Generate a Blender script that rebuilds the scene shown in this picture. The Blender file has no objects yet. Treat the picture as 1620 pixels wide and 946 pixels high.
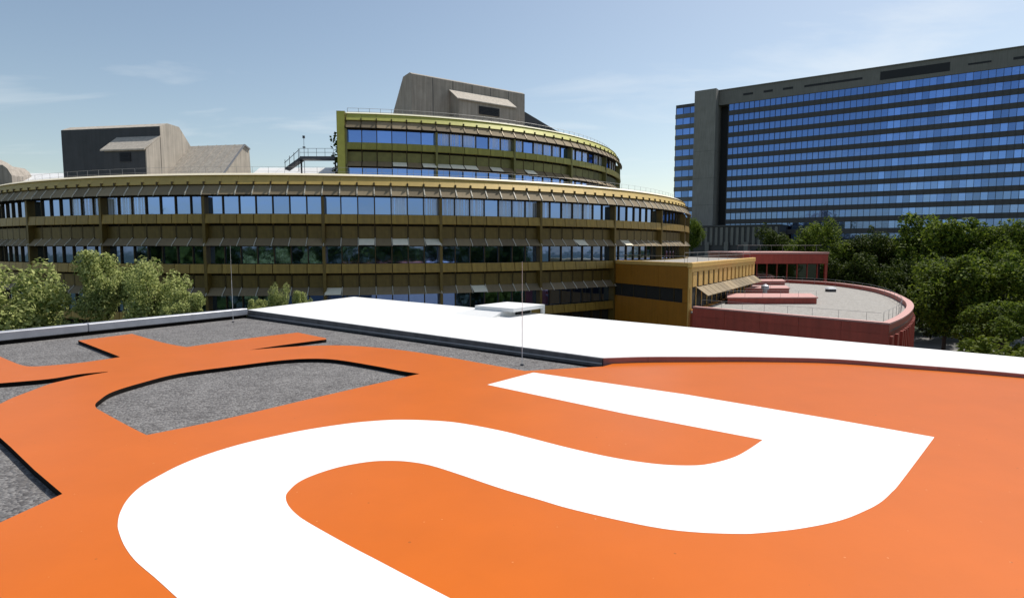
import bpy, bmesh, math, random
import numpy as np
from mathutils import Vector, Matrix
from mathutils.geometry import tessellate_polygon
random.seed(7); RNG = np.random.default_rng(7)
scene = bpy.context.scene
COL = scene.collection
R = math.radians

# ------------------------------------------------------------------ camera
CZ = 15.0                      # camera height above the ground
F, CX, CY, HOR = 950.0, 810.0, 473.0, 390.0
PITCH = math.atan((CY - HOR) / F)
cam_d = bpy.data.cameras.new("camera"); cam = bpy.data.objects.new("camera", cam_d); COL.objects.link(cam)
cam.location = (0, 0, CZ); cam.rotation_euler = (R(90) - PITCH, 0, 0)
cam_d.sensor_width = 36.0; cam_d.lens = F / 1620 * 36.0
cam_d.clip_start = 0.1; cam_d.clip_end = 5000
scene.camera = cam

# ------------------------------------------------------------------ sky and sun
SUN_AZ, SUN_EL = 46.0, 56.0    # azimuth clockwise from +Y (towards +X)
world = bpy.data.worlds.new("World"); scene.world = world; world.use_nodes = True
nt = world.node_tree; nt.nodes.clear()
wout = nt.nodes.new('ShaderNodeOutputWorld'); bg = nt.nodes.new('ShaderNodeBackground')
sky = nt.nodes.new('ShaderNodeTexSky'); sky.sky_type = 'NISHITA'; sky.sun_disc = False
sky.sun_elevation = R(SUN_EL); sky.sun_rotation = R(SUN_AZ)
sky.air_density = 1.0; sky.dust_density = 1.2; sky.ozone_density = 0.6; sky.altitude = 200
bg.inputs['Strength'].default_value = 0.118
# thin cirrus: noise on a flat cloud layer, all over the sky
tc = nt.nodes.new('ShaderNodeTexCoord'); sep = nt.nodes.new('ShaderNodeSeparateXYZ')
nt.links.new(tc.outputs['Generated'], sep.inputs[0])
mx = nt.nodes.new('ShaderNodeMath'); mx.operation = 'MAXIMUM'; mx.inputs[1].default_value = 0.0
nt.links.new(sep.outputs['Z'], mx.inputs[0])
ad = nt.nodes.new('ShaderNodeMath'); ad.operation = 'ADD'; ad.inputs[1].default_value = 0.12
nt.links.new(mx.outputs[0], ad.inputs[0])
dx = nt.nodes.new('ShaderNodeMath'); dx.operation = 'DIVIDE'; dy = nt.nodes.new('ShaderNodeMath'); dy.operation = 'DIVIDE'
nt.links.new(sep.outputs['X'], dx.inputs[0]); nt.links.new(ad.outputs[0], dx.inputs[1])
nt.links.new(sep.outputs['Y'], dy.inputs[0]); nt.links.new(ad.outputs[0], dy.inputs[1])
cmb = nt.nodes.new('ShaderNodeCombineXYZ')
nt.links.new(dx.outputs[0], cmb.inputs[0]); nt.links.new(dy.outputs[0], cmb.inputs[1])
mp = nt.nodes.new('ShaderNodeMapping'); mp.inputs['Rotation'].default_value = (0, 0, R(25))
mp.inputs['Scale'].default_value = (0.55, 1.3, 1); mp.inputs['Location'].default_value = (8.86, 3.5, 0)
nt.links.new(cmb.outputs[0], mp.inputs[0])
nz = nt.nodes.new('ShaderNodeTexNoise'); nz.inputs['Scale'].default_value = 1.15; nz.inputs['Detail'].default_value = 9
nz.inputs['Roughness'].default_value = 0.56; nz.inputs['Distortion'].default_value = 0.5
nt.links.new(mp.outputs[0], nz.inputs['Vector'])
rp = nt.nodes.new('ShaderNodeValToRGB'); rp.color_ramp.elements[0].position = 0.545; rp.color_ramp.elements[1].position = 0.90
rp.color_ramp.elements[0].color = (0, 0, 0, 1); rp.color_ramp.elements[1].color = (0.75, 0.75, 0.75, 1)
nt.links.new(nz.outputs['Fac'], rp.inputs[0])
mix = nt.nodes.new('ShaderNodeMixRGB'); mix.inputs['Color2'].default_value = (7.4, 7.65, 7.7, 1)
tint = nt.nodes.new('ShaderNodeMixRGB'); tint.blend_type = 'MULTIPLY'; tint.inputs['Fac'].default_value = 1.0; tint.inputs['Color2'].default_value = (1.08, 1.035, 0.94, 1)
nt.links.new(sky.outputs[0], tint.inputs['Color1'])
nt.links.new(rp.outputs[0], mix.inputs['Fac']); nt.links.new(tint.outputs[0], mix.inputs['Color1'])
nt.links.new(mix.outputs[0], bg.inputs['Color']); nt.links.new(bg.outputs[0], wout.inputs[0])

sd = Vector((math.sin(R(SUN_AZ)) * math.cos(R(SUN_EL)), math.cos(R(SUN_AZ)) * math.cos(R(SUN_EL)), math.sin(R(SUN_EL))))
sun_d = bpy.data.lights.new("sun", 'SUN'); sun_d.energy = 4.2; sun_d.angle = R(0.5); sun_d.color = (1.0, 0.955, 0.88)
sun = bpy.data.objects.new("sun", sun_d); COL.objects.link(sun)
sun.rotation_euler = sd.to_track_quat('Z', 'Y').to_euler(); sun.location = (60, 60, 120)

scene.view_settings.view_transform = 'Standard'; scene.view_settings.look = 'None'
scene.view_settings.exposure = 0.15; scene.view_settings.gamma = 1.0; scene.view_settings.use_curve_mapping = False

# ------------------------------------------------------------------ helpers
def at(px, py, h):
    """Survey: the place on the level plane h metres above the camera's level that stands at this pixel of the photograph."""
    d = ((px - CX) / F, 1.0, (CY - py) / F)
    y = d[1] * math.cos(PITCH) + d[2] * math.sin(PITCH); z = -d[1] * math.sin(PITCH) + d[2] * math.cos(PITCH)
    s = h / z
    return Vector((d[0] * s, y * s, CZ + h))

def tag(o, label=None, cat=None, group=None, kind=None):
    if label: o['label'] = label
    if cat: o['category'] = cat
    if group: o['group'] = group
    if kind: o['kind'] = kind
    return o

def link(o, parent=None):
    COL.objects.link(o)
    if parent: o.parent = parent
    return o

ORG = {}
def empty(name, loc=(0, 0, 0), rz=0.0):
    o = bpy.data.objects.new(name, None); link(o); o.location = loc; o.rotation_euler = (0, 0, rz)
    o.empty_display_size = 0.5
    ORG[o.name] = Vector(loc)
    return o

def inst(src, parent, loc=(0, 0, 0), rz=0.0, mat=None):
    o = src.copy(); link(o, parent); o.location = loc; o.rotation_euler = (0, 0, rz)
    return o

class MB:
    """collects geometry for ONE mesh object"""
    def __init__(s): s.v = []; s.f = []
    def add(s, vs, fs):
        b = len(s.v); s.v += [tuple(p) for p in vs]; s.f += [tuple(i + b for i in f) for f in fs]
    def box(s, x0, x1, y0, y1, z0, z1, M=None):
        vs = [Vector(p) for p in ((x0, y0, z0), (x1, y0, z0), (x1, y1, z0), (x0, y1, z0), (x0, y0, z1), (x1, y0, z1), (x1, y1, z1), (x0, y1, z1))]
        if M: vs = [M @ p for p in vs]
        s.add(vs, [(0, 3, 2, 1), (4, 5, 6, 7), (0, 1, 5, 4), (1, 2, 6, 5), (2, 3, 7, 6), (3, 0, 4, 7)])
    def hexa(s, p):
        """eight corners: bottom ring then top ring"""
        s.add(p, [(0, 3, 2, 1), (4, 5, 6, 7), (0, 1, 5, 4), (1, 2, 6, 5), (2, 3, 7, 6), (3, 0, 4, 7)])
    def prism(s, poly, x0, x1, fn):
        """poly = [(a, b)] profile carried from x0 to x1, fn(x, a, b) -> point"""
        n = len(poly)
        vs = [fn(x0, a, b) for a, b in poly] + [fn(x1, a, b) for a, b in poly]
        fs = [tuple(range(n))[::-1], tuple(range(n, 2 * n))] + [(i, (i + 1) % n, n + (i + 1) % n, n + i) for i in range(n)]
        s.add(vs, fs)
    def tube(s, a, b, r, n=6, r2=None):
        a = Vector(a); b = Vector(b); r2 = r if r2 is None else r2
        q = (b - a).to_track_quat('Z', 'Y'); vs = []
        for p, rr in ((a, r), (b, r2)):
            for i in range(n):
                t = 2 * math.pi * i / n; vs.append(p + q @ Vector((rr * math.cos(t), rr * math.sin(t), 0)))
        fs = [(i, (i + 1) % n, n + (i + 1) % n, n + i) for i in range(n)] + [tuple(range(n))[::-1], tuple(range(n, 2 * n))]
        s.add(vs, fs)
    def slab(s, pts, z0, z1):
        """level outline with thickness (outline counter-clockwise)"""
        n = len(pts); vs = [(p[0], p[1], z0) for p in pts] + [(p[0], p[1], z1) for p in pts]
        s.add(vs, [tuple(range(n))[::-1], tuple(range(n, 2 * n))] + [(i, (i + 1) % n, n + (i + 1) % n, n + i) for i in range(n)])
    def build(s, name, mat, parent=None, local=False, smooth=False, bevel=0.0):
        off = Vector((0, 0, 0)) if (local or parent is None) else org(parent)
        me = bpy.data.meshes.new(name)
        me.from_pydata([(p[0] - off.x, p[1] - off.y, p[2] - off.z) for p in s.v], [], s.f); me.update()
        bm = bmesh.new(); bm.from_mesh(me); bmesh.ops.recalc_face_normals(bm, faces=bm.faces)
        if bevel: bmesh.ops.bevel(bm, geom=bm.edges[:], offset=bevel, segments=1, affect='EDGES', clamp_overlap=True)
        bm.to_mesh(me); bm.free()
        if mat: me.materials.append(mat)
        if smooth: me.shade_smooth()
        o = bpy.data.objects.new(name, me); link(o, parent)
        return o

def org(o):
    v = Vector((0, 0, 0))
    while o is not None:
        v += ORG.get(o.name, Vector((0, 0, 0))); o = o.parent
    return v

def cr(pts, n=10, closed=False):
    """smooth curve through points"""
    P = [Vector(p[:2]) for p in pts]; out = []
    m = len(P)
    for i in range(m if closed else m - 1):
        if closed: p0, p1, p2, p3 = P[i - 1], P[i], P[(i + 1) % m], P[(i + 2) % m]
        else: p0, p1, p2, p3 = P[max(i - 1, 0)], P[i], P[i + 1], P[min(i + 2, m - 1)]
        for k in range(n):
            t = k / n
            out.append(0.5 * ((2 * p1) + (p2 - p0) * t + (2 * p0 - 5 * p1 + 4 * p2 - p3) * t * t + (3 * p1 - p0 - 3 * p2 + p3) * t ** 3))
    if not closed: out.append(P[-1])
    return out

def sheet(name, outlines, z0, z1, mat, parent, bevel=0.0):
    """flat shape with holes, z0..z1, from world outlines"""
    cu = bpy.data.curves.new(name, 'CURVE'); cu.dimensions = '2D'; cu.fill_mode = 'BOTH'
    cu.extrude = (z1 - z0) / 2
    for pts in outlines:
        sp = cu.splines.new('POLY'); sp.points.add(len(pts) - 1); sp.use_cyclic_u = True
        for q, p in zip(sp.points, pts): q.co = (p[0], p[1], 0, 1)
    t = bpy.data.objects.new(name, cu); COL.objects.link(t)
    dg = bpy.context.evaluated_depsgraph_get()
    me = bpy.data.meshes.new_from_object(t.evaluated_get(dg)); bpy.data.objects.remove(t); bpy.data.curves.remove(cu)
    me.name = name; me.materials.clear(); me.materials.append(mat)
    o = bpy.data.objects.new(name, me); link(o, parent)
    off = org(parent) if parent else Vector((0, 0, 0))
    o.location = (-off.x, -off.y, (z0 + z1) / 2 - off.z)
    return o

# ------------------------------------------------------------------ materials
def mat(name, color, rough=0.6, metal=0.0, var=0.12, scale=2.0, bump=0.0, bscale=40.0, spec=0.5, streak=0.0, rand=0.0, detail=6):
    m = bpy.data.materials.new(name); m.use_nodes = True; t = m.node_tree; b = t.nodes['Principled BSDF']
    b.inputs['Roughness'].default_value = rough; b.inputs['Metallic'].default_value = metal; b.inputs['Specular IOR Level'].default_value = spec
    geo = t.nodes.new('ShaderNodeTexCoord')
    col = None
    n = t.nodes.new('ShaderNodeTexNoise'); n.inputs['Scale'].default_value = scale; n.inputs['Detail'].default_value = detail; n.inputs['Roughness'].default_value = 0.6
    t.links.new(geo.outputs['Object'], n.inputs['Vector'])
    mr = t.nodes.new('ShaderNodeMapRange'); mr.inputs[1].default_value = 0.3; mr.inputs[2].default_value = 0.7
    mr.inputs[3].default_value = 1 - var; mr.inputs[4].default_value = 1 + var
    t.links.new(n.outputs['Fac'], mr.inputs[0]); val = mr.outputs[0]
    if streak:
        mpn = t.nodes.new('ShaderNodeMapping'); mpn.inputs['Scale'].default_value = (2.2, 2.2, 0.12)
        n2 = t.nodes.new('ShaderNodeTexNoise'); n2.inputs['Scale'].default_value = 2.0; n2.inputs['Detail'].default_value = 5
        t.links.new(geo.outputs['Object'], mpn.inputs[0]); t.links.new(mpn.outputs[0], n2.inputs['Vector'])
        m2 = t.nodes.new('ShaderNodeMapRange'); m2.inputs[1].default_value = 0.35; m2.inputs[2].default_value = 0.7
        m2.inputs[3].default_value = 1 + streak * 0.4; m2.inputs[4].default_value = 1 - streak
        t.links.new(n2.outputs['Fac'], m2.inputs[0])
        mm = t.nodes.new('ShaderNodeMath'); mm.operation = 'MULTIPLY'; t.links.new(val, mm.inputs[0]); t.links.new(m2.outputs[0], mm.inputs[1]); val = mm.outputs[0]
    if rand:
        oi = t.nodes.new('ShaderNodeObjectInfo'); m3 = t.nodes.new('ShaderNodeMapRange')
        m3.inputs[3].default_value = 1 - rand; m3.inputs[4].default_value = 1 + rand
        t.links.new(oi.outputs['Random'], m3.inputs[0])
        mm = t.nodes.new('ShaderNodeMath'); mm.operation = 'MULTIPLY'; t.links.new(val, mm.inputs[0]); t.links.new(m3.outputs[0], mm.inputs[1]); val = mm.outputs[0]
    vm = t.nodes.new('ShaderNodeVectorMath'); vm.operation = 'SCALE'; vm.inputs[0].default_value = color
    t.links.new(val, vm.inputs['Scale']); t.links.new(vm.outputs[0], b.inputs['Base Color'])
    if bump:
        nb = t.nodes.new('ShaderNodeTexNoise'); nb.inputs['Scale'].default_value = bscale; nb.inputs['Detail'].default_value = 4
        t.links.new(geo.outputs['Object'], nb.inputs['Vector'])
        bp_ = t.nodes.new('ShaderNodeBump'); bp_.inputs['Strength'].default_value = bump; bp_.inputs['Distance'].default_value = 0.02
        t.links.new(nb.outputs['Fac'], bp_.inputs['Height']); t.links.new(bp_.outputs[0], b.inputs['Normal'])
    return m

def glass(name, color, rough=0.04, stripes=0.0, rand=0.15, curtain=(0.35, 0.38, 0.42), wav=0.012):
    """coated window glass; stripes = share of the pane where vertical blinds stand behind it"""
    m = bpy.data.materials.new(name); m.use_nodes = True; t = m.node_tree; b = t.nodes['Principled BSDF']
    b.inputs['Roughness'].default_value = rough; b.inputs['Metallic'].default_value = 1.0
    oi = t.nodes.new('ShaderNodeObjectInfo'); mr = t.nodes.new('ShaderNodeMapRange')
    mr.inputs[3].default_value = 1 - rand; mr.inputs[4].default_value = 1 + rand
    t.links.new(oi.outputs['Random'], mr.inputs[0])
    vm = t.nodes.new('ShaderNodeVectorMath'); vm.operation = 'SCALE'; vm.inputs[0].default_value = color
    t.links.new(mr.outputs[0], vm.inputs['Scale']); t.links.new(vm.outputs[0], b.inputs['Base Color'])
    g = t.nodes.new('ShaderNodeTexCoord'); n = t.nodes.new('ShaderNodeTexNoise'); n.inputs['Scale'].default_value = 1.3; n.inputs['Detail'].default_value = 1
    ad_ = t.nodes.new('ShaderNodeVectorMath'); ad_.operation = 'ADD'
    cx_ = t.nodes.new('ShaderNodeCombineXYZ'); ml = t.nodes.new('ShaderNodeMath'); ml.operation = 'MULTIPLY'; ml.inputs[1].default_value = 57.0
    t.links.new(oi.outputs['Random'], ml.inputs[0]); t.links.new(ml.outputs[0], cx_.inputs[0]); t.links.new(ml.outputs[0], cx_.inputs[2])
    t.links.new(g.outputs['Object'], ad_.inputs[0]); t.links.new(cx_.outputs[0], ad_.inputs[1])
    t.links.new(ad_.outputs[0], n.inputs['Vector'])
    bm_ = t.nodes.new('ShaderNodeBump'); bm_.inputs['Strength'].default_value = 1.0; bm_.inputs['Distance'].default_value = wav
    t.links.new(n.outputs['Fac'], bm_.inputs['Height']); t.links.new(bm_.outputs[0], b.inputs['Normal'])
    if stripes:
        n2 = t.nodes.new('ShaderNodeTexNoise'); n2.noise_dimensions = '1D'; n2.inputs['Scale'].default_value = 5.5; n2.inputs['Detail'].default_value = 2
        s2 = t.nodes.new('ShaderNodeSeparateXYZ'); t.links.new(ad_.outputs[0], s2.inputs[0]); t.links.new(s2.outputs['X'], n2.inputs['W'])
        r2 = t.nodes.new('ShaderNodeValToRGB'); r2.color_ramp.elements[0].position = 0.62 - stripes * 0.25; r2.color_ramp.elements[1].position = 0.68 - stripes * 0.2
        t.links.new(n2.outputs['Fac'], r2.inputs[0])
        d = t.nodes.new('ShaderNodeBsdfDiffuse'); d.inputs['Color'].default_value = (*curtain, 1)
        ms = t.nodes.new('ShaderNodeMixShader'); m4 = t.nodes.new('ShaderNodeMath'); m4.operation = 'MULTIPLY'; m4.inputs[1].default_value = 0.6
        t.links.new(r2.outputs[0], m4.inputs[0]); t.links.new(m4.outputs[0], ms.inputs['Fac'])
        t.links.new(b.outputs[0], ms.inputs[1]); t.links.new(d.outputs[0], ms.inputs[2])
        t.links.new(ms.outputs[0], t.nodes['Material Output'].inputs[0])
    return m

def gravel_mat(name, c1, c2, scale):
    m = bpy.data.materials.new(name); m.use_nodes = True; t = m.node_tree; b = t.nodes['Principled BSDF']; b.inputs['Roughness'].default_value = 0.9
    g = t.nodes.new('ShaderNodeTexCoord')
    v = t.nodes.new('ShaderNodeTexVoronoi'); v.inputs['Scale'].default_value = scale; t.links.new(g.outputs['Object'], v.inputs['Vector'])
    n = t.nodes.new('ShaderNodeTexNoise'); n.inputs['Scale'].default_value = 1.6; n.inputs['Detail'].default_value = 8; t.links.new(g.outputs['Object'], n.inputs['Vector'])
    s = t.nodes.new('ShaderNodeSeparateColor'); t.links.new(v.outputs['Color'], s.inputs[0])
    mxx = t.nodes.new('ShaderNodeMath'); mxx.operation = 'MULTIPLY_ADD'; mxx.inputs[1].default_value = 0.7; mxx.inputs[2].default_value = -0.2
    t.links.new(n.outputs['Fac'], mxx.inputs[0])
    a2 = t.nodes.new('ShaderNodeMath'); a2.operation = 'MULTIPLY_ADD'; a2.inputs[1].default_value = 0.8; t.links.new(s.outputs[0], a2.inputs[0]); t.links.new(mxx.outputs[0], a2.inputs[2])
    r = t.nodes.new('ShaderNodeValToRGB'); r.color_ramp.elements[0].color = (*c1, 1); r.color_ramp.elements[1].color = (*c2, 1)
    t.links.new(a2.outputs[0], r.inputs[0]); t.links.new(r.outputs[0], b.inputs['Base Color'])
    bp_ = t.nodes.new('ShaderNodeBump'); bp_.inputs['Strength'].default_value = 1.0; bp_.inputs['Distance'].default_value = 0.025; bp_.invert = True
    t.links.new(v.outputs['Distance'], bp_.inputs['Height']); t.links.new(bp_.outputs[0], b.inputs['Normal'])
    return m

def leaf_mat(name, c1, c2, trans=0.35):
    m = bpy.data.materials.new(name); m.use_nodes = True; t = m.node_tree; t.nodes.remove(t.nodes['Principled BSDF'])
    gi = t.nodes.new('ShaderNodeNewGeometry'); r = t.nodes.new('ShaderNodeMixRGB')
    r.inputs['Color1'].default_value = (*c1, 1); r.inputs['Color2'].default_value = (*c2, 1)
    t.links.new(gi.outputs['Random Per Island'], r.inputs['Fac'])
    d = t.nodes.new('ShaderNodeBsdfPrincipled'); d.inputs['Roughness'].default_value = 0.65; d.inputs['Specular IOR Level'].default_value = 0.12
    tr = t.nodes.new('ShaderNodeBsdfTranslucent'); mixs = t.nodes.new('ShaderNodeMixShader'); mixs.inputs[0].default_value = trans
    t.links.new(r.outputs[0], d.inputs['Base Color']); t.links.new(r.outputs[0], tr.inputs['Color'])
    t.links.new(d.outputs[0], mixs.inputs[1]); t.links.new(tr.outputs[0], mixs.inputs[2]); t.links.new(mixs.outputs[0], t.nodes['Material Output'].inputs[0])
    return m

M = {}
M['orange'] = mat('orange_coating', (0.575, 0.127, 0.0065), 0.33, var=0.045, scale=0.8, bump=0.03, bscale=90, spec=0.2)
def specks(m, dark, size, scale):
    t = m.node_tree; b = t.nodes['Principled BSDF']; src = b.inputs['Base Color'].links[0].from_socket
    g = t.nodes.new('ShaderNodeTexCoord'); v = t.nodes.new('ShaderNodeTexVoronoi'); v.inputs['Scale'].default_value = scale; v.voronoi_dimensions = '2D'
    t.links.new(g.outputs['Object'], v.inputs['Vector'])
    sc_ = t.nodes.new('ShaderNodeSeparateColor'); t.links.new(v.outputs['Color'], sc_.inputs[0])
    th = t.nodes.new('ShaderNodeMath'); th.operation = 'MULTIPLY'; th.inputs[1].default_value = size; t.links.new(sc_.outputs[1], th.inputs[0])
    lt = t.nodes.new('ShaderNodeMath'); lt.operation = 'LESS_THAN'; t.links.new(v.outputs['Distance'], lt.inputs[0]); t.links.new(th.outputs[0], lt.inputs[1])
    am = t.nodes.new('ShaderNodeMath'); am.operation = 'MULTIPLY'; am.inputs[1].default_value = 0.45; t.links.new(lt.outputs[0], am.inputs[0])
    mc = t.nodes.new('ShaderNodeMixRGB'); t.links.new(am.outputs[0], mc.inputs['Fac']); t.links.new(src, mc.inputs['Color1']); mc.inputs['Color2'].default_value = dark
    t.links.new(mc.outputs[0], b.inputs['Base Color'])
specks(M['orange'], (0.75, 0.42, 0.22, 1), 0.016, 1.3); specks(M['orange'], (0.16, 0.05, 0.01, 1), 0.014, 0.9)
M['white'] = mat('white_coating', (0.86, 0.86, 0.85), 0.5, var=0.02, scale=1.2)
M['white_roof'] = mat('white_roof_membrane', (0.74, 0.74, 0.73), 0.6, var=0.05, scale=0.7)
M['gravel'] = gravel_mat('roof_gravel', (0.055, 0.05, 0.05), (0.235, 0.225, 0.22), 24)
M['pale_gravel'] = gravel_mat('pale_roof_gravel', (0.22, 0.205, 0.185), (0.39, 0.37, 0.34), 9)
M['zinc'] = mat('zinc_flashing', (0.36, 0.37, 0.41), 0.45, metal=0.25, var=0.12, scale=3)
M['felt'] = mat('black_roofing_felt', (0.010, 0.0085, 0.0075), 0.9, var=0.2, scale=3, spec=0.08)
M['bitumen'] = mat('grey_upstand', (0.09, 0.09, 0.098), 0.6, var=0.25, scale=2.5, streak=0.3)
M['maroon'] = mat('maroon_kerb', (0.30, 0.13, 0.12), 0.5, var=0.1, scale=3)
M['render'] = mat('grey_render', (0.30, 0.29, 0.28), 0.8)
M['steel'] = mat('galvanised_steel', (0.28, 0.28, 0.29), 0.55, metal=0.3, var=0.08)
M['rod'] = mat('pale_aluminium_rod', (0.62, 0.62, 0.63), 0.5, metal=0.1, var=0.05)
M['dark_steel'] = mat('dark_painted_steel', (0.05, 0.055, 0.07), 0.5, var=0.1)
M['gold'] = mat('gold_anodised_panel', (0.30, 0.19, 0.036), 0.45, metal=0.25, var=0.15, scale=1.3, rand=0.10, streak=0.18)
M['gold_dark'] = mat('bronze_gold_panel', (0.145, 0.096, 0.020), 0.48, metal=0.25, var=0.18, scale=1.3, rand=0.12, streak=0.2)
M['gold_fascia'] = mat('gold_fascia_metal', (0.52, 0.36, 0.095), 0.55, metal=0.10, var=0.10, scale=1.0, rand=0.06)
M['cop_gold'] = mat('pale_gold_coping', (0.74, 0.66, 0.48), 0.5, metal=0.0, var=0.06)
M['bronze'] = mat('dark_bronze', (0.075, 0.052, 0.02), 0.45, metal=0.5, var=0.12)
M['olive'] = mat('olive_gold_panel', (0.26, 0.23, 0.05), 0.38, metal=0.5, var=0.15, rand=0.1, streak=0.18)
M['olive_fascia'] = mat('olive_fascia_metal', (0.40, 0.39, 0.075), 0.55, metal=0.10, var=0.10, rand=0.06)
M['olive_dark'] = mat('dark_olive_panel', (0.15, 0.14, 0.045), 0.42, metal=0.45, var=0.15, rand=0.12)
M['cop_olive'] = mat('pale_olive_coping', (0.72, 0.69, 0.48), 0.5, metal=0.0, var=0.06)
M['awning'] = mat('grey_awning_cloth', (0.25, 0.19, 0.11), 0.8, var=0.10, scale=3, rand=0.28)
M['awning_brown'] = mat('brown_awning_cloth', (0.225, 0.165, 0.09), 0.8, var=0.10, scale=3, rand=0.25)
M['awning_sun_patch'] = mat('sun_patch_awning_cloth', (0.86, 0.78, 0.60), 0.8, var=0.05, scale=3, rand=0.12)  # pale cloth colour stands in for sunlight mirrored from window glass
M['arm'] = mat('pale_painted_arm', (0.55, 0.50, 0.40), 0.5)
M['interior'] = mat('dark_wall_core', (0.02, 0.018, 0.015), 0.9)
M['glass_sky'] = glass('ring_window_glass', (0.20, 0.32, 0.66), stripes=0.0, wav=0.004)
M['glass_blind'] = glass('ring_window_glass_with_blinds', (0.20, 0.32, 0.66), stripes=0.9, curtain=(0.70, 0.76, 0.86), wav=0.004)
M['glass_tower'] = glass('tower_window_glass', (0.14, 0.245, 0.53), rough=0.05, rand=0.30, wav=0.006)
M['glass_dark'] = glass('dark_window_glass', (0.16, 0.17, 0.18), rough=0.05, rand=0.3, wav=0.004)
M['concrete'] = mat('board_marked_concrete', (0.46, 0.41, 0.345), 0.85, var=0.08, scale=1.2, streak=0.22, bump=0.05, bscale=12)
M['concrete_mid'] = mat('weathered_brown_concrete', (0.34, 0.30, 0.255), 0.85, var=0.10, scale=1.2, streak=0.25)
M['concrete_dark'] = mat('dark_cladding', (0.045, 0.046, 0.052), 0.6, var=0.12, scale=1.0, streak=0.15)
M['tower_conc'] = mat('tower_grey_concrete', (0.205, 0.195, 0.175), 0.85, var=0.08, scale=0.4, streak=0.15)
M['pier'] = mat('tower_pier_concrete', (0.27, 0.255, 0.23), 0.85, var=0.08, scale=0.4, streak=0.15)
M['tower_dark'] = mat('tower_dark_spandrel', (0.060, 0.058, 0.060), 0.5, var=0.10, scale=0.5, rand=0.08)
M['black'] = mat('louvre_black', (0.012, 0.012, 0.014), 0.6)
M['amber'] = mat('amber_enamel_panel', (0.38, 0.155, 0.014), 0.5, metal=0.05, var=0.08, scale=1.0, streak=0.1)
M['amber_sunlit'] = mat('sunlit_amber_panel', (0.68, 0.42, 0.12), 0.5, metal=0.05, var=0.08, rand=0.05)  # paler copy of amber, sunlight on the right side put into its colour
M['red'] = mat('red_enamel_panel', (0.37, 0.055, 0.034), 0.5, var=0.10, scale=1.0, streak=0.15, rand=0.08)
M['pink'] = mat('weathered_pink_coping', (0.50, 0.25, 0.22), 0.6, var=0.08)
M['asphalt'] = mat('paving_grey', (0.20, 0.195, 0.185), 0.9, var=0.15, scale=0.3)
M['ground'] = mat('grassy_ground', (0.045, 0.06, 0.025), 0.95, var=0.3, scale=0.05)
M['bark'] = mat('tree_bark', (0.07, 0.055, 0.04), 0.9, var=0.25, scale=3, bump=0.4, bscale=20)
M['leaf_pale'] = leaf_mat('pale_green_leaves', (0.09, 0.14, 0.025), (0.66, 0.69, 0.28), 0.45)
M['leaf_mid'] = leaf_mat('mid_green_leaves', (0.018, 0.045, 0.006), (0.20, 0.26, 0.03), 0.42)
M['leaf_dark'] = leaf_mat('dark_green_leaves', (0.014, 0.032, 0.006), (0.095, 0.125, 0.018), 0.32)
M['leaf_yellow'] = leaf_mat('yellow_green_leaves', (0.10, 0.14, 0.012), (0.17, 0.20, 0.03), 0.4)
# ------------------------------------------------------------------ ground
mb = MB(); mb.add([(-1500, -1500, 0), (1500, -1500, 0), (1500, 2500, 0), (-1500, 2500, 0)], [(0, 1, 2, 3)])
tag(mb.build('ground', M['ground']), kind='structure')
mb = MB(); mb.box(40, 90, 78, 100, -0.1, 0.02); mb.box(-60, 14, 33, 45, -0.1, 0.018)
tag(mb.build('paved_path', M['asphalt']), kind='structure')

# ------------------------------------------------------------------ the flat roof in the foreground
H_G, H_O = -2.915, -2.82
def hw(x): return -2.60 - 0.006 * (x + 11)
def atw(px, py):
    p = at(px, py, -2.65)
    for _ in range(4): p = at(px, py, hw(p.x))
    return p
roofb = tag(empty('flat_roofed_building', (0, 15, 0)), 'flat roofed building in the foreground with gravel bed, grey parapets and white roof strip', 'building')
W0 = at(0, 546, H_G); W1 = at(391, 503, H_G)
wd = (W1 - W0).normalized(); wn = Vector((-wd.y, wd.x, 0))        # wn points outwards (away from the camera)
WL = W0 + wd * ((-5.5 - W0.y) / wd.y)
pA = atw(392, 490); pB = atw(560, 469.5); pR = atw(1620, 565.5)
fd = (pR - pB).normalized(); pR2 = pB + fd * 52
mb = MB(); mb.slab([(WL.x, -5.6), (pR2.x + .3, -5.6), (pR2.x + .3, pR2.y), (pB.x, pB.y), (W1.x + wn.x * .3, W1.y + wn.y * .3), (WL.x + wn.x * .3, WL.y + wn.y * .3)], 0, CZ + H_G - 0.06)
mb.build('wall', M['render'], roofb)
mb = MB(); mb.add([(WL.x, -5.5, CZ + H_G), (34, -5.5, CZ + H_G), (pR2.x - 2, pR2.y, CZ + H_G), (pB.x - .5, pB.y - 1, CZ + H_G), (W1.x, W1.y, CZ + H_G), (WL.x, WL.y, CZ + H_G)], [(0, 1, 2, 3, 4, 5)])
mb.build('gravel_bed', M['gravel'], roofb)
# left parapet: felt upstand and zinc copings in lengths
def along(a, d, n_, s0, s1, y0, y1, z0, z1, mb):
    p = [a + d * s0 + n_ * y0, a + d * s1 + n_ * y0, a + d * s1 + n_ * y1, a + d * s0 + n_ * y1]
    mb.hexa([(q.x, q.y, z0) for q in p] + [(q.x, q.y, z1) for q in p])
WL = W0 + wd * ((-5.5 - W0.y) / wd.y); LW = (W1 - WL).length
mb = MB(); along(WL, wd, wn, 0, LW, 0.03, 0.28, CZ + H_G - .05, CZ - 2.70, mb); mb.build('upstand', M['felt'], roofb)
jl = (at(166, 522, -2.65) - WL).dot(wd)
cuts = [jl - 6.6 * k for k in range(5, 0, -1)] + [jl, LW + .04]
cuts = [c for c in cuts if c > 0]
for a, b in zip(cuts[:-1], cuts[1:]):
    mb = MB(); along(WL, wd, wn, a, b - .015, -0.02, 0.34, CZ - 2.79, CZ - 2.53, mb); mb.build('coping', M['zinc'], roofb, bevel=0.02)
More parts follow.
